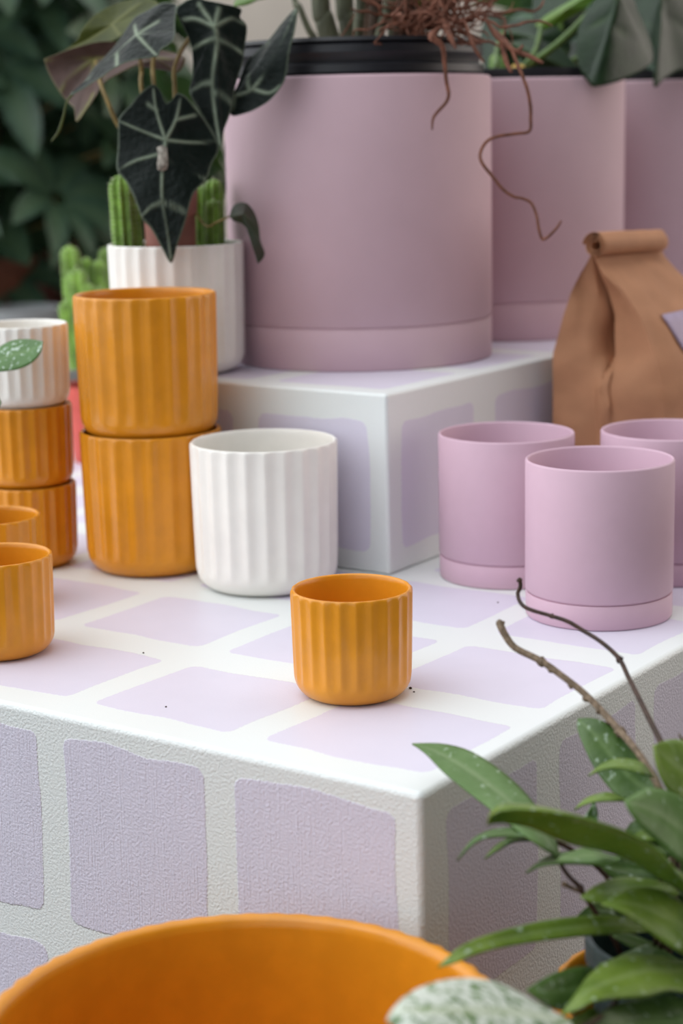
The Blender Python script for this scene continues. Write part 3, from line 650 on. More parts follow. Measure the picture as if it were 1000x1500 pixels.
aleaf([(-0.1636,2.0200,0.5869),(-0.1782,2.0200,0.5886),(-0.1955,2.0150,0.5802),(-0.2084,2.0100,0.5731),(-0.2187,2.0050,0.5590),(-0.2274,2.0000,0.5462),(-0.2399,1.9900,0.5320),(-0.2500,1.9800,0.5213),(-0.2595,1.9650,0.5071),(-0.2716,1.9550,0.4953),(-0.2698,1.9520,0.4938),(-0.2477,1.9450,0.5054),(-0.2376,1.9400,0.5108),(-0.2210,1.9350,0.5213),(-0.2034,1.9300,0.5262),(-0.1801,1.9300,0.5301),(-0.1753,1.9350,0.5367),(-0.1620,1.9400,0.5462),(-0.1633,1.9800,0.5648)],
      hub, [[hub,(-0.2241,1.9680,0.5364),(-0.2416,1.9650,0.5227),(-0.2556,1.9580,0.5089)], [hub,(-0.1844,1.9650,0.5582),(-0.1644,1.9650,0.5592)], [hub,(-0.1920,1.9500,0.5432),(-0.1802,1.9320,0.5319)], [(-0.2239,1.9660,0.5356),(-0.2212,1.9370,0.5220)], [hub,(-0.2086,1.9950,0.5666)], [hub,(-0.1820,1.9900,0.5686)]], vw=.0022)
MB().tube([(-0.2706,1.9530,0.4952),(-0.2774,1.9530,0.4877),(-0.2817,1.9530,0.4732),(-0.2878,1.9550,0.4579),(-0.2970,1.9600,0.4476)], [.0012,.0010,.0013,.0016,.0006], 8).build('leaf_tip', M['aloc_olive'], al)
hub = (-0.2616,2.0700,0.5355)
aleaf([(-0.3156,2.0600,0.5363),(-0.3034,2.0600,0.5407),(-0.2897,2.0600,0.5459),(-0.2745,2.0600,0.5499),(-0.2562,2.0700,0.5544),(-0.2363,2.0800,0.5545),(-0.2074,2.0900,0.5485),(-0.1713,2.0900,0.5404),(-0.1616,2.0800,0.5339),(-0.1704,2.0700,0.5205),(-0.1901,2.0600,0.5322),(-0.2132,2.0500,0.5280),(-0.2455,2.0400,0.5110),(-0.2569,2.0300,0.4951),(-0.2664,2.0300,0.4822),(-0.2787,2.0300,0.4680),(-0.2826,2.0400,0.4827),(-0.2911,2.0500,0.4903),(-0.3016,2.0550,0.5038),(-0.3119,2.0600,0.5231)],
      hub, [[hub,(-0.2894,2.0580,0.5167),(-0.2972,2.0550,0.5022)], [hub,(-0.2688,2.0450,0.5043),(-0.2782,2.0300,0.4694)], [hub,(-0.2887,2.0600,0.5357),(-0.3127,2.0600,0.5347)], [hub,(-0.2461,2.0450,0.5111)], [hub,(-0.2153,2.0750,0.5392),(-0.1708,2.0800,0.5311)], [(-0.2604,2.0350,0.4967),(-0.2743,2.0300,0.4737)]], 'aloc_back', 'purplish underside of the leaf behind', vw=.0026)
aleaf([(-0.2986,2.0900,0.5444),(-0.2828,2.0900,0.5574),(-0.2762,2.0900,0.5690),(-0.2615,2.1000,0.5854),(-0.2378,2.1100,0.5973),(-0.2102,2.1100,0.6026),(-0.1912,2.1000,0.5957),(-0.2058,2.0900,0.5851),(-0.2147,2.0850,0.5777),(-0.2299,2.0800,0.5616),(-0.2484,2.0800,0.5532),(-0.2766,2.0850,0.5467)],
      (-0.2433,2.0950,0.5730), [[(-0.2433,2.0950,0.5730),(-0.2692,2.0900,0.5571),(-0.2955,2.0900,0.5459)], [(-0.2433,2.0950,0.5730),(-0.2129,2.1050,0.5964)], [(-0.2433,2.0950,0.5730),(-0.2330,2.0800,0.5602)]], 'aloc_olive', 'olive backlit leaf behind', vw=.0022)
aleaf([(-0.1148,2.0000,0.3635),(-0.1093,2.0000,0.3758),(-0.0980,1.9980,0.3788),(-0.0889,1.9950,0.3709),(-0.0832,1.9900,0.3560),(-0.0812,1.9850,0.3380),(-0.0768,1.9800,0.3237),(-0.0842,1.9750,0.3147),(-0.0794,1.9780,0.3257),(-0.0847,1.9800,0.3375),(-0.0910,1.9850,0.3464),(-0.1002,1.9900,0.3564),(-0.1086,1.9950,0.3591)],
      (-0.0996,1.9850,0.3666), [[(-0.1143,2.0000,0.3626),(-0.0997,1.9870,0.3665),(-0.0872,1.9850,0.3527),(-0.0820,1.9830,0.3382)]], 'curl', 'small curled dark leaf over the planter rim', vw=.0014)
B0 = Vector((-.183,2.048,.378))
def petiole(pts, r=.0024): MB().tube([B0 + Vector((rnd.uniform(-.016,.016), rnd.uniform(-.012,.012), 0))] + list(pts), [r*1.5]+[r]*(len(pts)-1)+[r*.8], 8).build('petiole', M['petiole'], al)
petiole([(-0.1886,2.0400,0.3763),(-0.2079,2.0300,0.4286),(-0.2332,2.0300,0.4620),(-0.2439,2.0300,0.4876),(-0.2524,2.0400,0.5082),(-0.2590,2.0600,0.5322)])
petiole([(-0.1899,2.0300,0.4136),(-0.2064,2.0300,0.4976),(-0.2071,2.0400,0.5232),(-0.2068,2.0000,0.5535)])
petiole([(-0.1862,2.0300,0.4135),(-0.1939,2.0400,0.5012),(-0.1953,2.0500,0.5269),(-0.1877,2.0500,0.5664)])
petiole([(-0.1750,2.0300,0.4133),(-0.1711,2.0300,0.4933),(-0.1691,2.0300,0.5256),(-0.1449,2.0000,0.5593),(-0.1245,1.9900,0.5653)])
petiole([(-0.1815,2.0200,0.4136),(-0.1849,2.0100,0.4717),(-0.1825,1.9900,0.4856),(-0.1763,1.9650,0.4570),(-0.1760,1.9570,0.4465)], .002)
petiole([(-0.1652,2.0400,0.3981),(-0.1408,2.0400,0.4491),(-0.1168,2.0300,0.4777),(-0.1058,2.0120,0.4909)], .002)
MB().tube([B0+Vector((.02,0,.003)), (-0.1435,2.0300,0.3535), (-0.1286,2.0100,0.3579), (-0.1138,2.0020,0.3638)], [.0015,.0013,.0012,.001], 8).build('petiole', M['petiole'], al)

# ------------------------------------------------------------------ cacti
def column(root, base, top, R, ribs=8, lean=(0,0), seed=0):
    """Ribbed cactus column with a domed tip; returns the body and its rows of spines."""
    b = Vector(base); t = Vector(top); H = (t-b).length; ax = (t-b)/H
    x = ax.orthogonal().normalized(); y = ax.cross(x)
    mb = MB(); rows = []; n = ribs*6
    for i in range(23):
        s = i/22; h = H*(1-(1-s)**1.6)
        d = H-h; r = R*(.86+.14*min(1, h/(H*.5)))
        if d < R*1.3: r *= math.sqrt(max(0, 1-((R*1.3-d)/(R*1.3))**2))
        rows.append([b + ax*h + (x*math.cos(2*PI*j/n)+y*math.sin(2*PI*j/n))*r*(1+.19*math.cos(2*PI*j/6)) for j in range(n)])
    mb.grid(rows, True); mb.build('stem', M['cactus'], root)
    sp = MB(); rr = random.Random(seed)
    k = int(H/(R*.42))
    for i in range(k+1):
        h = H*i/k; d = H-h; r = R*1.12
        if d < R*1.3: r *= math.sqrt(max(0.0, 1-((R*1.3-d)/(R*1.3))**2))
        for q in range(ribs):
            a = 2*PI*q/ribs
            nrm = x*math.cos(a)+y*math.sin(a)
            if d < R*1.3: nrm = (nrm*(.3+.7*d/(R*1.3)) + ax*(1-d/(R*1.3))).normalized()
            c = b + ax*h + (x*math.cos(a)+y*math.sin(a))*r
            for _ in range(3):
                dr = (nrm + Vector((rr.uniform(-.7,.7), rr.uniform(-.7,.7), rr.uniform(-.7,.7)))).normalized()
                o = dr.orthogonal().normalized()*R*.05; o2 = dr.cross(o)
                sp.add([c+o, c-o*.5+o2*.87, c-o*.5-o2*.87, c+dr*R*.26], [[0,1,3],[1,2,3],[2,0,3],[0,2,1]])
    s_ = sp.build('spines', M['spine'], root, smooth=False); s_['kind'] = 'stuff'
c1 = thing('potted_cactus', (-.345,2.565,0), 'small clustered green cactus in a coral red pot behind the ochre stacks', 'cactus')
MB().lathe([(0,.001),(.033,0),(.0345,.002),(.043,.079),(.0465,.080),(.0485,.110),(.0455,.110),(.0445,.1),(0,.098)], 64).build('pot', M['redpot'], c1, world=False, sharp=40)
MB().lathe([(0,.1005),(.0435,.1),(.0435,.094),(0,.094)], 40).build('potting_soil', M['soil'], c1, world=False)
for i, (u, v, dy, r) in enumerate([(((-0.3663,2.5650,0.1317)),((-0.3715,2.5650,0.3038)),0,0.0115),(((-0.3570,2.5850,0.1289)),((-0.3513,2.5850,0.2860)),0.02,0.0085),(((-0.3575,2.5400,0.1347)),((-0.3591,2.5400,0.2742)),-0.025,0.0125),(((-0.3472,2.5800,0.1294)),((-0.3326,2.5800,0.2822)),0.015,0.0085),(((-0.3443,2.5950,0.1274)),((-0.3241,2.5950,0.2982)),0.03,0.0085),(((-0.3492,2.5350,0.1351)),((-0.3443,2.5350,0.2545)),-0.03,0.0105),(((-0.3417,2.5430,0.1339)),((-0.3286,2.5430,0.2479)),-0.022,0.0095),(((-0.3656,2.5400,0.1348)),((-0.3775,2.5400,0.2294)),-0.025,0.0095)]):
    column(c1, u, v, r, 7, seed=i)
c2 = thing('potted_cactus', (-.2385,2.083,.1965), 'tall ribbed green cactus at the left of the white planter', 'cactus')
column(c2, (-.2350,2.080,.200), (-0.2401,2.0820,0.4091), .0118, 8, seed=21)
column(c2, (-.2180,2.086,.200), (-0.2278,2.0900,0.3768), .0062, 8, seed=22)
c3 = thing('potted_cactus', (-.142,2.095,.1965), 'green cactus cluster at the right of the white planter beside the big pink one', 'cactus')
column(c3, (-.1400,2.100,.200), (-0.1375,2.1020,0.4019), .0100, 8, seed=31)
column(c3, (-.1520,2.103,.200), (-0.1495,2.1050,0.3945), .0085, 8, seed=32)
column(c3, (-.1405,2.076,.200), (-0.1364,2.0740,0.3800), .0078, 8, seed=33)
MB().lathe([(0,.131),(.06,.13),(.0698,.128),(.0698,.120),(0,.120)], 64).build('potting_soil', M['soil'], planter, world=False)

# ------------------------------------------------------------------ cane plant in the largest planter
Z1 = .1895
def nursery(root, R, zr, n=3):
    prof = [(0,.05),(R*.8,.05),(R*.93,zr-.075)]
    for k in range(n):
        z = zr-.062+k*.021
        prof += [(R*.965,z-.006),(R*.975,z),(R*.995,z+.004),(R*.995,z+.012),(R*.972,z+.0145)]
    prof += [(R,zr-.004),(R*.99,zr),(R*.965,zr-.002),(R*.95,zr-.03),(0,zr-.03)]
    MB().lathe(prof, 128).build('nursery_pot', M['black'], root, world=False, sharp=35)
    rr = random.Random(3)
    MB().lathe([(0,zr-.004),(R*.5,zr-.006),(R*.8,zr-.008),(R*.94,zr-.010),(R*.94,zr-.025),(0,zr-.025)], 90, lambda th,i,r,z: r*rr.uniform(.985,1.0)).build('potting_soil', M['bark'], root, world=False)
cp = thing('potted_cane_plant', (.0283,2.168,Z1+.006), 'tall plant with bare grey canes and tangled red roots in the largest pink planter', 'plant')
nursery(cp, .1465, .356)
zc = Z1+.350
def cane(pts, r, mat='cane'):
    MB().tube(pts, r, 12, 6).build('cane', M[mat], cp)
cane([(-0.0012,2.1500,0.5524), (-0.0074,2.1500,0.5766), (-0.0118,2.1500,0.6008), (-0.0130,2.1600,0.7650)], [.0125,.0115,.0105,.010])
cane([(-0.0195,2.2000,0.5588), (-0.0269,2.2000,0.5701), (-0.0365,2.2000,0.5949), (-0.0426,2.2100,0.6130), (-0.0472,2.2100,0.7730)], [.0045,.004,.0035,.0033,.003])
cane([(0.0210,2.1800,0.5533), (0.0190,2.1800,0.5779), (0.0157,2.1800,0.6023), (0.0154,2.1800,0.7674)], [.0115,.011,.0105,.010])
cane([(0.0288,2.1000,0.5506), (0.0309,2.1000,0.5729), (0.0333,2.1000,0.5963), (0.0375,2.1000,0.7553)], [.006,.006,.0055,.005])
cane([(0.0420,2.1500,0.5515), (0.0416,2.1500,0.5756), (0.0416,2.1500,0.5997), (0.0433,2.1500,0.7624)], [.008,.0075,.007,.007], 'cane_brown')
cane([(0.0488,2.1200,0.5511), (0.0499,2.1200,0.5737), (0.0508,2.1200,0.5974), (0.0559,2.1200,0.7578)], [.0085,.008,.008,.0075], 'cane_brown')
cane([(0.0517,2.0900,0.5484), (0.0581,2.0900,0.5718), (0.0634,2.0900,0.5950), (0.0706,2.0900,0.7531)], [.0055,.0055,.005,.005])
cane([(0.0738,2.1700,0.5518), (0.0729,2.1700,0.5762), (0.0715,2.1700,0.6005), (0.0720,2.1700,0.7648)], [.009,.0085,.008,.008])
cane([(0.0803,2.1400,0.5502), (0.0831,2.1400,0.5742), (0.0859,2.1400,0.5981), (0.0893,2.1400,0.7601)], [.0125,.012,.0115,.011], 'cane_brown')
cane([(0.0966,2.2000,0.5527), (0.0982,2.2000,0.5774), (0.1010,2.2000,0.6020), (0.1056,2.2000,0.7685)], [.0095,.009,.0085,.008], 'cane_brown')
def strip(root, base, tip, A, B, mat, **k):
    return leaf_strip(base, tip, A, B, .004, .006, **k).build('leaf', M[mat], root, solid=.001)
strip(cp, (-0.0713,2.1900,0.6121), (-0.1077,2.1000,0.5899), [(-0.0730,2.1600,0.6027),(-0.0819,2.1300,0.5984),(-0.0935,2.1100,0.5921)], [(-0.0816,2.2000,0.6179),(-0.0957,2.1700,0.6111),(-0.1065,2.1300,0.5989)], 'lime')
strip(cp, (0.0926,2.1200,0.6083), (0.1173,2.1300,0.5801), [(0.1048,2.1200,0.6034),(0.1169,2.1200,0.5937),(0.1220,2.1250,0.5844)], [(0.0929,2.1300,0.5972),(0.1004,2.1350,0.5879),(0.1077,2.1350,0.5830)], 'lime')
rt = random.Random(12); mb = MB()
for i in range(130):
    u = rt.gauss(735, 85); v = rt.uniform(60, 150)
    p = Vector((-0.06256+u*0.0002381, 2.06, 0.59320+v*-0.0002331)); p.y = rt.uniform(2.03, 2.15)
    d = Vector((rt.uniform(-1,1), rt.uniform(-1,1), rt.uniform(-.2,1))).normalized()
    pts = [p.copy()]
    for k in range(rt.randint(5, 9)):
        d = (d + Vector((rt.uniform(-.8,.8), rt.uniform(-.8,.8), rt.uniform(-.75,.65)))).normalized()
        p = p + d*rt.uniform(.008,.017)
        p.z = max(p.z, zc+.003)
        pts.append(p.copy())
    r = rt.uniform(.0006,.0017)
    mb.tube(pts, [r]*(len(pts)-1)+[r*.5], 6, 3)
tang = mb.build('root_tangle', M['root'], cp); tang['kind'] = 'stuff'
def hroot(pts, r): MB().tube(pts, r, 8, 6).build('hanging_root', M['root'], cp)
hroot([(0.1169,2.0400,0.5585),(0.1064,2.0000,0.5486),(0.1107,1.9950,0.5438),(0.1176,1.9950,0.5369),(0.1200,1.9980,0.5178),(0.1216,2.0000,0.5020),(0.1240,2.0000,0.4883),(0.1209,2.0000,0.4793),(0.1103,2.0000,0.4680),(0.1067,2.0000,0.4613),(0.1059,2.0000,0.4510)], [.0022,.0045,.0034,.0028,.0022,.0021,.0020,.0018,.0017,.0014,.0008])
hroot([(0.1468,2.0600,0.5613),(0.1497,2.0200,0.5442),(0.1547,2.0100,0.5323),(0.1628,2.0100,0.5208)], [.002,.0024,.002,.0012])
hroot([(0.1223,2.0500,0.5681),(0.1239,2.0000,0.5517),(0.1278,1.9900,0.5421),(0.1309,1.9850,0.5346)], [.0025,.0036,.0028,.0012])
hroot([(0.1763,2.0700,0.5589),(0.1905,2.0300,0.5404),(0.1991,2.0100,0.5166),(0.2074,2.0000,0.4934),(0.2112,2.0000,0.4751),(0.2116,2.0000,0.4614),(0.2102,2.0000,0.4476),(0.1947,1.9900,0.4452),(0.1740,1.9800,0.4427),(0.1615,1.9700,0.4373),(0.1552,1.9700,0.4261),(0.1564,1.9650,0.4159),(0.1679,1.9650,0.4009),(0.1787,1.9700,0.3879),(0.1903,1.9700,0.3797),(0.1996,1.9700,0.3776),(0.2090,1.9700,0.3724),(0.2142,1.9650,0.3598),(0.2160,1.9600,0.3462),(0.2200,1.9600,0.3347),(0.2264,1.9550,0.3383),(0.2346,1.9500,0.3475),(0.2387,1.9500,0.3543)],
      [.0022,.002,.002,.002,.002,.0019,.0018,.0018,.0018,.0018,.0018,.0018,.0018,.0018,.0018,.0017,.0017,.0017,.0017,.0017,.0016,.0014,.001])
hroot([(0.1675,2.0800,0.5759),(0.1769,2.0500,0.5532),(0.1869,2.0300,0.5405),(0.1954,2.0200,0.5330),(0.2048,2.0200,0.5294),(0.2137,2.0150,0.5256),(0.2260,2.0100,0.5184)], [.002,.0028,.0028,.0026,.0026,.0024,.0014])
hroot([(0.1954,2.0200,0.5308),(0.2024,2.0200,0.5340),(0.2053,2.0200,0.5385)], [.002,.002,.001])
hroot([(0.1831,2.0400,0.5456),(0.1872,2.0200,0.5218),(0.1921,2.0100,0.5099)], [.0026,.003,.0016])

# ------------------------------------------------------------------ glossy plants in the two planters behind
ph = thing('potted_philodendron', (.2236,2.432,Z1+.006), 'plant with large glossy dark leaves in the planter behind the paper bag', 'plant')
nursery(ph, .1460, .328, 2)
def pleaf(root, outline, hub, veins, mat='philo', vw=.003): leaf_fan(outline, hub, veins, vw=vw, pucker=.004, margin=.1).build('leaf', M[mat], root, solid=.001)
def stalk(root, pts, r=.004, mat='stalk'): MB().tube(pts, r, 8).build('leaf_stalk', M[mat], root)
pleaf(ph, [(0.3573,2.3400,0.6266),(0.3350,2.3300,0.6188),(0.3195,2.3300,0.5964),(0.3053,2.3300,0.5765),(0.2997,2.3200,0.5457),(0.3030,2.3100,0.5199),(0.3108,2.3000,0.5055),(0.3186,2.2900,0.4983),(0.3395,2.3000,0.5011),(0.3728,2.3300,0.5114),(0.3987,2.3600,0.5260),(0.4032,2.3800,0.5462),(0.3934,2.3800,0.5724),(0.3809,2.3700,0.5952),(0.3710,2.3600,0.6203)],
      (0.3503,2.3100,0.6070), [[(0.3503,2.3100,0.6070),(0.3374,2.2900,0.5636),(0.3242,2.2850,0.5186),(0.3183,2.2880,0.5000)], [(0.3439,2.3000,0.5865),(0.3183,2.3200,0.5681)], [(0.3399,2.2900,0.5710),(0.3825,2.3600,0.5483)]])
pleaf(ph, [(0.2613,2.4200,0.5799),(0.2738,2.4100,0.5922),(0.2941,2.4000,0.6041),(0.3169,2.3900,0.6159),(0.3369,2.3800,0.6225),(0.3343,2.3800,0.6123),(0.3210,2.3800,0.5997),(0.3037,2.3900,0.5903),(0.2861,2.4000,0.5809),(0.2711,2.4100,0.5752)], (0.2970,2.3800,0.5976), [[(0.2640,2.4200,0.5793),(0.2970,2.3800,0.5971),(0.3342,2.3800,0.6187)]], 'lime')
pleaf(ph, [(0.2232,2.4800,0.5813),(0.2445,2.4700,0.5911),(0.2739,2.4600,0.5872),(0.3004,2.4500,0.5728),(0.3115,2.4500,0.5512),(0.3005,2.4500,0.5380),(0.2740,2.4600,0.5416),(0.2445,2.4700,0.5534),(0.2260,2.4800,0.5651)], (0.2635,2.4400,0.5650), [[(0.2260,2.4800,0.5759),(0.2635,2.4400,0.5650),(0.3088,2.4500,0.5459)]])
pleaf(ph, [(0.2671,2.5000,0.6330),(0.2979,2.5000,0.6377),(0.3289,2.4800,0.6249),(0.3332,2.4700,0.5973),(0.3210,2.4600,0.5702),(0.2989,2.4600,0.5599),(0.2778,2.4700,0.5716),(0.2661,2.4900,0.5972)], (0.2975,2.4500,0.5968), [[(0.2975,2.4500,0.5968),(0.2983,2.4550,0.5624)]])
pleaf(ph, [(0.2268,2.4000,0.5586),(0.2581,2.3900,0.5627),(0.2892,2.3800,0.5486),(0.3095,2.3700,0.5243),(0.3042,2.3700,0.5140),(0.2780,2.3750,0.5173),(0.2473,2.3900,0.5289)], (0.2666,2.3700,0.5382), [[(0.2295,2.4000,0.5572),(0.2666,2.3700,0.5382),(0.3068,2.3700,0.5192)]])
pleaf(ph, [(0.2178,2.3200,0.5220),(0.2244,2.3200,0.5295),(0.2357,2.3150,0.5278),(0.2365,2.3100,0.5187),(0.2286,2.3100,0.5113),(0.2200,2.3150,0.5141)], (0.2268,2.3050,0.5200), [[(0.2191,2.3200,0.5207),(0.2351,2.3100,0.5200)]], 'yellow')
pleaf(ph, [(0.2398,2.3300,0.5180),(0.2511,2.3250,0.5240),(0.2715,2.3200,0.5239),(0.2872,2.3200,0.5193),(0.2756,2.3100,0.5141),(0.2553,2.3150,0.5121)], (0.2599,2.3100,0.5182), [[(0.2411,2.3300,0.5180),(0.2846,2.3200,0.5188)]], 'yellow')
pleaf(ph, [(0.2026,2.5000,0.5964),(0.2223,2.5000,0.6015),(0.2409,2.4900,0.5869),(0.2483,2.4800,0.5592),(0.2389,2.4700,0.5265),(0.2184,2.4600,0.5022),(0.2026,2.4700,0.5218),(0.1960,2.4900,0.5635)], (0.2195,2.4700,0.5647), [[(0.2195,2.4700,0.5647),(0.2189,2.4650,0.5078)]])
pleaf(ph, [(0.2010,2.4000,0.5407),(0.2105,2.4000,0.5458),(0.2217,2.3900,0.5347),(0.2248,2.3800,0.5160),(0.2167,2.3800,0.5004),(0.2032,2.3800,0.5020),(0.1988,2.3900,0.5194)], (0.2118,2.3850,0.5269), [[(0.2051,2.4000,0.5407),(0.2118,2.3850,0.5269),(0.2140,2.3800,0.5031)]], 'lime')
pleaf(ph, [(0.3038,2.5000,0.5453),(0.3262,2.5000,0.5667),(0.3418,2.4900,0.5550),(0.3406,2.4800,0.5274),(0.3283,2.4700,0.5002),(0.3059,2.4700,0.5061),(0.2959,2.4800,0.5256)], (0.3197,2.4700,0.5357), [[(0.3197,2.4700,0.5357),(0.3227,2.4700,0.5030)]])
stalk(ph, [(.2236,2.432,Z1+.32), (0.2436,2.3800,0.5260), (0.2633,2.3400,0.5397), (0.2883,2.3300,0.5591), (0.3196,2.3300,0.5889)], .0045)
stalk(ph, [(.21,2.44,Z1+.32), (0.2191,2.3200,0.5092), (0.2332,2.3300,0.5220), (0.2549,2.3600,0.5458), (0.2684,2.4100,0.5779)], .003)
stalk(ph, [(.24,2.44,Z1+.32), (0.3510,2.4000,0.5560), (0.3511,2.3150,0.6073)], .004)
stalk(ph, [(.20,2.45,Z1+.32), (0.2043,2.3600,0.5236), (0.2123,2.4200,0.5492), (0.2260,2.4800,0.5759)], .003)
stalk(ph, [(.23,2.45,Z1+.32), (0.2934,2.4600,0.5466), (0.2981,2.4550,0.5971)], .004)
p3 = thing('potted_philodendron', (.437,2.690,Z1+.006), 'plant with large glossy dark leaves in the farthest planter at the upper right corner', 'plant')
nursery(p3, .1460, .330, 2)
pleaf(p3, [(0.3985,2.5000,0.6384),(0.3932,2.5000,0.6142),(0.4015,2.4800,0.5858),(0.4097,2.4600,0.5577),(0.4167,2.4500,0.5249),(0.4187,2.4400,0.4998),(0.4326,2.4600,0.5087),(0.4546,2.4900,0.5186),(0.4884,2.5200,0.5258),(0.5197,2.5500,0.5485),(0.5316,2.5700,0.5883),(0.5164,2.5700,0.6276),(0.4749,2.5500,0.6462),(0.4298,2.5200,0.6474)],
      (0.4326,2.4700,0.6220), [[(0.4326,2.4700,0.6220),(0.4242,2.4400,0.5564),(0.4192,2.4400,0.5017)], [(0.4299,2.4600,0.5947),(0.4800,2.5100,0.5695)], [(0.4271,2.4500,0.5702),(0.4054,2.4700,0.5851)]])
pleaf(p3, [(0.4862,2.6000,0.5342),(0.5153,2.6000,0.5450),(0.5639,2.6200,0.5334),(0.5644,2.6200,0.5103),(0.5220,2.6000,0.5049),(0.4924,2.6000,0.5141)], (0.5118,2.5800,0.5245), [[(0.4863,2.6000,0.5257),(0.5612,2.6200,0.5219)]])
stalk(p3, [(.437,2.69,Z1+.32), (0.4694,2.6200,0.5267), (0.4532,2.5500,0.5749), (0.4335,2.4750,0.6224)], .005)
stalk(p3, [(.45,2.70,Z1+.32), (0.4988,2.6500,0.5212), (0.4878,2.6050,0.5287)], .004)

# ------------------------------------------------------------------ bench and greenery behind; added shading plants out of view in front
struct(MB().box((-.9, 5.05, FLOOR/2), (3.4, 2.3, -FLOOR)).build('platform', M['concrete'], smooth=False, bev=.01))
def whorl_plant(loc, label, pot_mat, potR, potH, height, spread, n, seed, mat='schef', L=(.13,.2), zmin=.12, leaflets=(6,8), group='umbrella plants along the back'):
    root = thing('potted_umbrella_plant', loc, label, 'plant', group)
    MB().lathe([(0,.002),(potR*.72,0),(potR*.74,.004),(potR*.96,potH*.8),(potR*1.02,potH*.82),(potR*1.05,potH),(potR*.95,potH),(potR*.9,potH*.9),(0,potH*.88)], 40).build('pot', M[pot_mat], root, world=False, sharp=40)
    rr = random.Random(seed); fol = MB(); loc = Vector(loc)
    tips = []
    for i in range(n):
        a = rr.uniform(0, 2*PI); q = spread*math.sqrt(rr.random())
        h = rr.uniform(zmin, 1)*height
        q *= (.45+.75*math.sin(PI*min(1,.15+.8*h/height)))
        c = loc + Vector((q*math.cos(a), q*math.sin(a)*.8, h))
        tips.append(c)
        out = Vector((math.cos(a), math.sin(a), .5)).normalized()
        out = (out + Vector((rr.uniform(-.4,.4), rr.uniform(-.4,.4), rr.uniform(-.1,.5)))).normalized()
        x = out.orthogonal().normalized(); y = out.cross(x)
        k = rr.randint(*leaflets); ph0 = rr.uniform(0, 6)
        for j in range(k):
            b = ph0 + 2*PI*j/k
            d = (x*math.cos(b)+y*math.sin(b)) + out*.25
            LL = rr.uniform(*L)*rr.uniform(.8,1.1); w = LL*rr.uniform(.17,.22)
            rows, att = [], []; p = c + d*.02
            side = d.cross(out).normalized()
            for s in range(8):
                t = s/7
                ww = w*math.sin(PI*min(1, .06+t*.94))**.7 if t < 1 else 0.0006
                dn = (d + Vector((0,0,-1))*(t*.95)).normalized()
                upv = side.cross(dn)
                rows.append([p - side*ww + upv*ww*.25, p.copy(), p + side*ww + upv*ww*.25])
                att.append([0, .8, 0])
                p = p + dn*LL/7
            fol.grid(rows, att=att)
    f = fol.build('foliage', M[mat], root); f['kind'] = 'stuff'
    st = MB()
    for k in range(4):
        a = rr.uniform(0, 6.28); t0 = loc + Vector((.02*math.cos(a), .02*math.sin(a), potH*.85))
        t1 = loc + Vector((spread*.35*math.cos(a), spread*.35*math.sin(a), height*.9))
        MB().tube([t0, t0.lerp(t1,.4)+Vector((.01,.02,0)), t1], [.011,.009,.006], 8).build('stem', M['cane_brown'], root)
    for c in tips:
        hgt = max(potH+.03, c.z-loc.z-.12)
        s0 = loc + Vector(((c.x-loc.x)*.25, (c.y-loc.y)*.25, min(hgt, height*.85)))
        st.tube([s0, (s0+c)/2+Vector((0,0,.02)), c], [.004,.003,.0025], 5, 3)
    st.build('leaf_stalks', M['petiole'], root)['kind'] = 'stuff'
    return root
whorl_plant((-.86,4.55,0), 'dark leafy umbrella plant in a brown pot nearest the left edge', 'brownpot', .13, .17, 1.0, .40, 46, 1, L=(.17,.26))
whorl_plant((-.74,4.85,0), 'umbrella plant in a terracotta pot behind the arrow-leaved plant', 'terra', .11, .22, 1.0, .27, 40, 2, L=(.17,.26))
whorl_plant((-.98,5.30,0), 'umbrella plant standing behind the other two, upper left corner', 'brownpot', .15, .25, 1.25, .48, 60, 3, L=(.19,.28))
whorl_plant((-.90,5.65,0), 'umbrella plant farthest back, filling the gap above the clustered cactus', 'terra', .14, .24, 1.05, .36, 60, 4, L=(.18,.27))
tag(MB().lathe([(0,.001),(.075,0),(.08,.003),(.09,.055),(.095,.058),(.095,.066),(.087,.066),(.083,.055),(0,.02)], 48).build('plant_tray', M['tray'], smooth=True, sharp=40), 'pale grey plastic bowl on the concrete platform, left of the cactus', 'bowl').location = (-.735,4.28,0)
whorl_plant((.76,4.70,FLOOR), 'dark leafy umbrella plant on the floor behind the pink planters', 'terra', .16, .26, 1.25, .36, 60, 5, L=(.15,.22), zmin=.3)
whorl_plant((1.15,4.30,FLOOR), 'dark leafy umbrella plant on the floor at the upper right behind the last planter', 'brownpot', .16, .26, 1.35, .45, 70, 6, L=(.15,.22), zmin=.3)

whorl_plant((.455,1.26,FLOOR), 'unseen leafy plant added directly right of the trailing plant to block side light', 'brownpot', .08, .16, .49, .10, 150, 8, L=(.06,.08), zmin=.42, group=None)  # added out of view: keeps the right light off the low block's near corner
whorl_plant((.44,.86,FLOOR), 'unseen leafy plant added on the floor right of the largest ochre pot as a light blocker', 'terra', .11, .16, .46, .14, 130, 9, L=(.07,.10), zmin=.22, group=None)  # added below and right of the view to darken the block's right face
whorl_plant((-.60,.78,FLOOR), 'unseen leafy plant added to the left of the largest ochre pot to hold back left light', 'terra', .11, .16, .60, .17, 170, 10, L=(.07,.10), zmin=.35, group=None)  # added left of the view: shades the big pot's inside and the block front

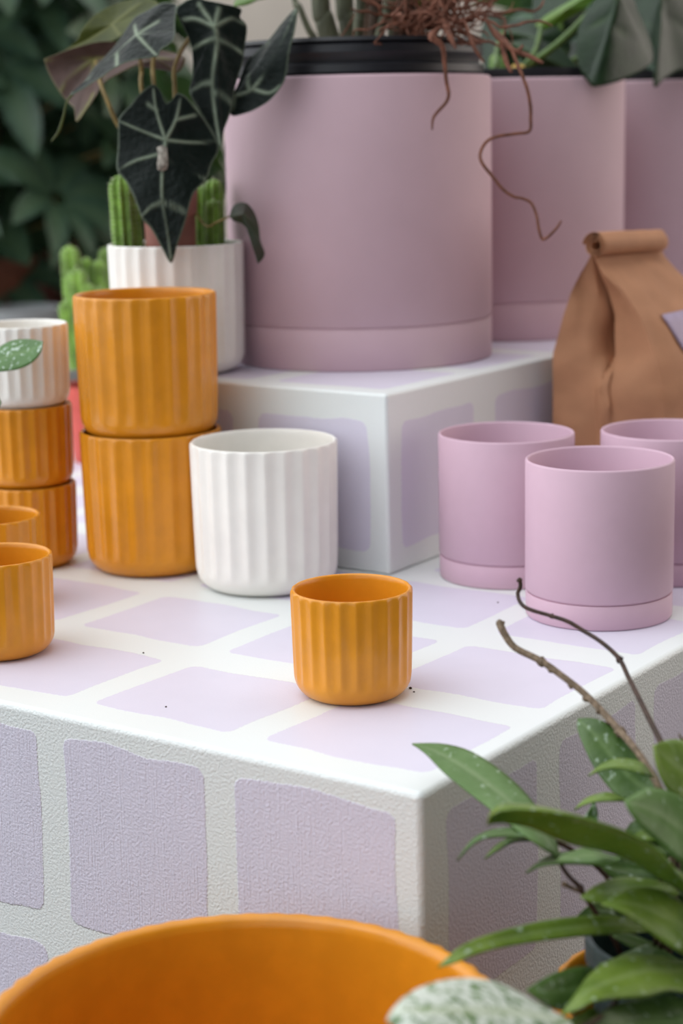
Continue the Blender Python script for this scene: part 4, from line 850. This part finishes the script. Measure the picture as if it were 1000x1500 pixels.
# ------------------------------------------------------------------ light: overcast daylight through the roof, stronger from the left
w = bpy.data.worlds.new('daylight'); bpy.context.scene.world = w; w.use_nodes = True
nt = w.node_tree; nt.nodes.clear()
out = nt.nodes.new('ShaderNodeOutputWorld')
tc = nt.nodes.new('ShaderNodeTexCoord')
def lobe(d, a, b, lo, hi, col):
    """Sky brightness falling off around direction d."""
    n = nt.nodes.new('ShaderNodeVectorMath'); n.operation = 'DOT_PRODUCT'
    nt.links.new(tc.outputs['Generated'], n.inputs[0])
    n.inputs[1].default_value = Vector(d).normalized()
    bg = nt.nodes.new('ShaderNodeBackground'); bg.inputs['Color'].default_value = (*col, 1)
    nt.links.new(S(nt, n.outputs['Value']).step(a, b, lo, hi).k, bg.inputs['Strength'])
    return bg
lobes = [lobe((-.45,.44,.78), .10, 1.0, .04, 2.0, (.95,.98,1.0)),      # roof glazing
         lobe((-.84,-.50,.20), .22, 1.0, 0, 1.75, (.89,.95,1.0)),        # glazed side on the left
         lobe((.95,.25,.14), .68, 1.0, 0, 2.5, (1.0,.89,.82))]           # weaker, warmer light on the right
acc = lobes[0]
for b in lobes[1:]:
    ad = nt.nodes.new('ShaderNodeAddShader')
    nt.links.new(acc.outputs[0], ad.inputs[0]); nt.links.new(b.outputs[0], ad.inputs[1]); acc = ad
nt.links.new(acc.outputs[0], out.inputs[0])
sun = bpy.data.lights.new('soft_sun', 'SUN'); sun.energy = .5; sun.angle = math.radians(50); sun.color = (1,.98,.95)
so = bpy.data.objects.new('soft_sun', sun); C.objects.link(so)
so.rotation_euler = Vector((.30,.28,-.91)).to_track_quat('-Z','Y').to_euler()

# ------------------------------------------------------------------ camera
cam = bpy.data.cameras.new('camera'); co = bpy.data.objects.new('camera', cam); C.objects.link(co)
cam.sensor_fit = 'VERTICAL'; cam.sensor_height = 36; cam.sensor_width = 24
cam.lens = 2672.03/1500*36
rt_ = Vector((.999776,-.004310,-.020736)); up_ = Vector((.021179,.203435,.978859)); fw_ = Vector((0,.979078,-.203481))
mtx = Matrix.Identity(4)
for i in range(3):
    mtx[i][0] = rt_[i]; mtx[i][1] = up_[i]; mtx[i][2] = -fw_[i]
mtx[2][3] = .45
co.matrix_world = mtx
cam.clip_start = .05
cam.dof.use_dof = True; cam.dof.focus_distance = 1.52; cam.dof.aperture_fstop = 4.5
sc = bpy.context.scene; sc.camera = co
sc.view_settings.view_transform = 'Standard'; sc.view_settings.look = 'None'
sc.view_settings.exposure = -0.22; sc.view_settings.gamma = 1.0; sc.view_settings.use_curve_mapping = False
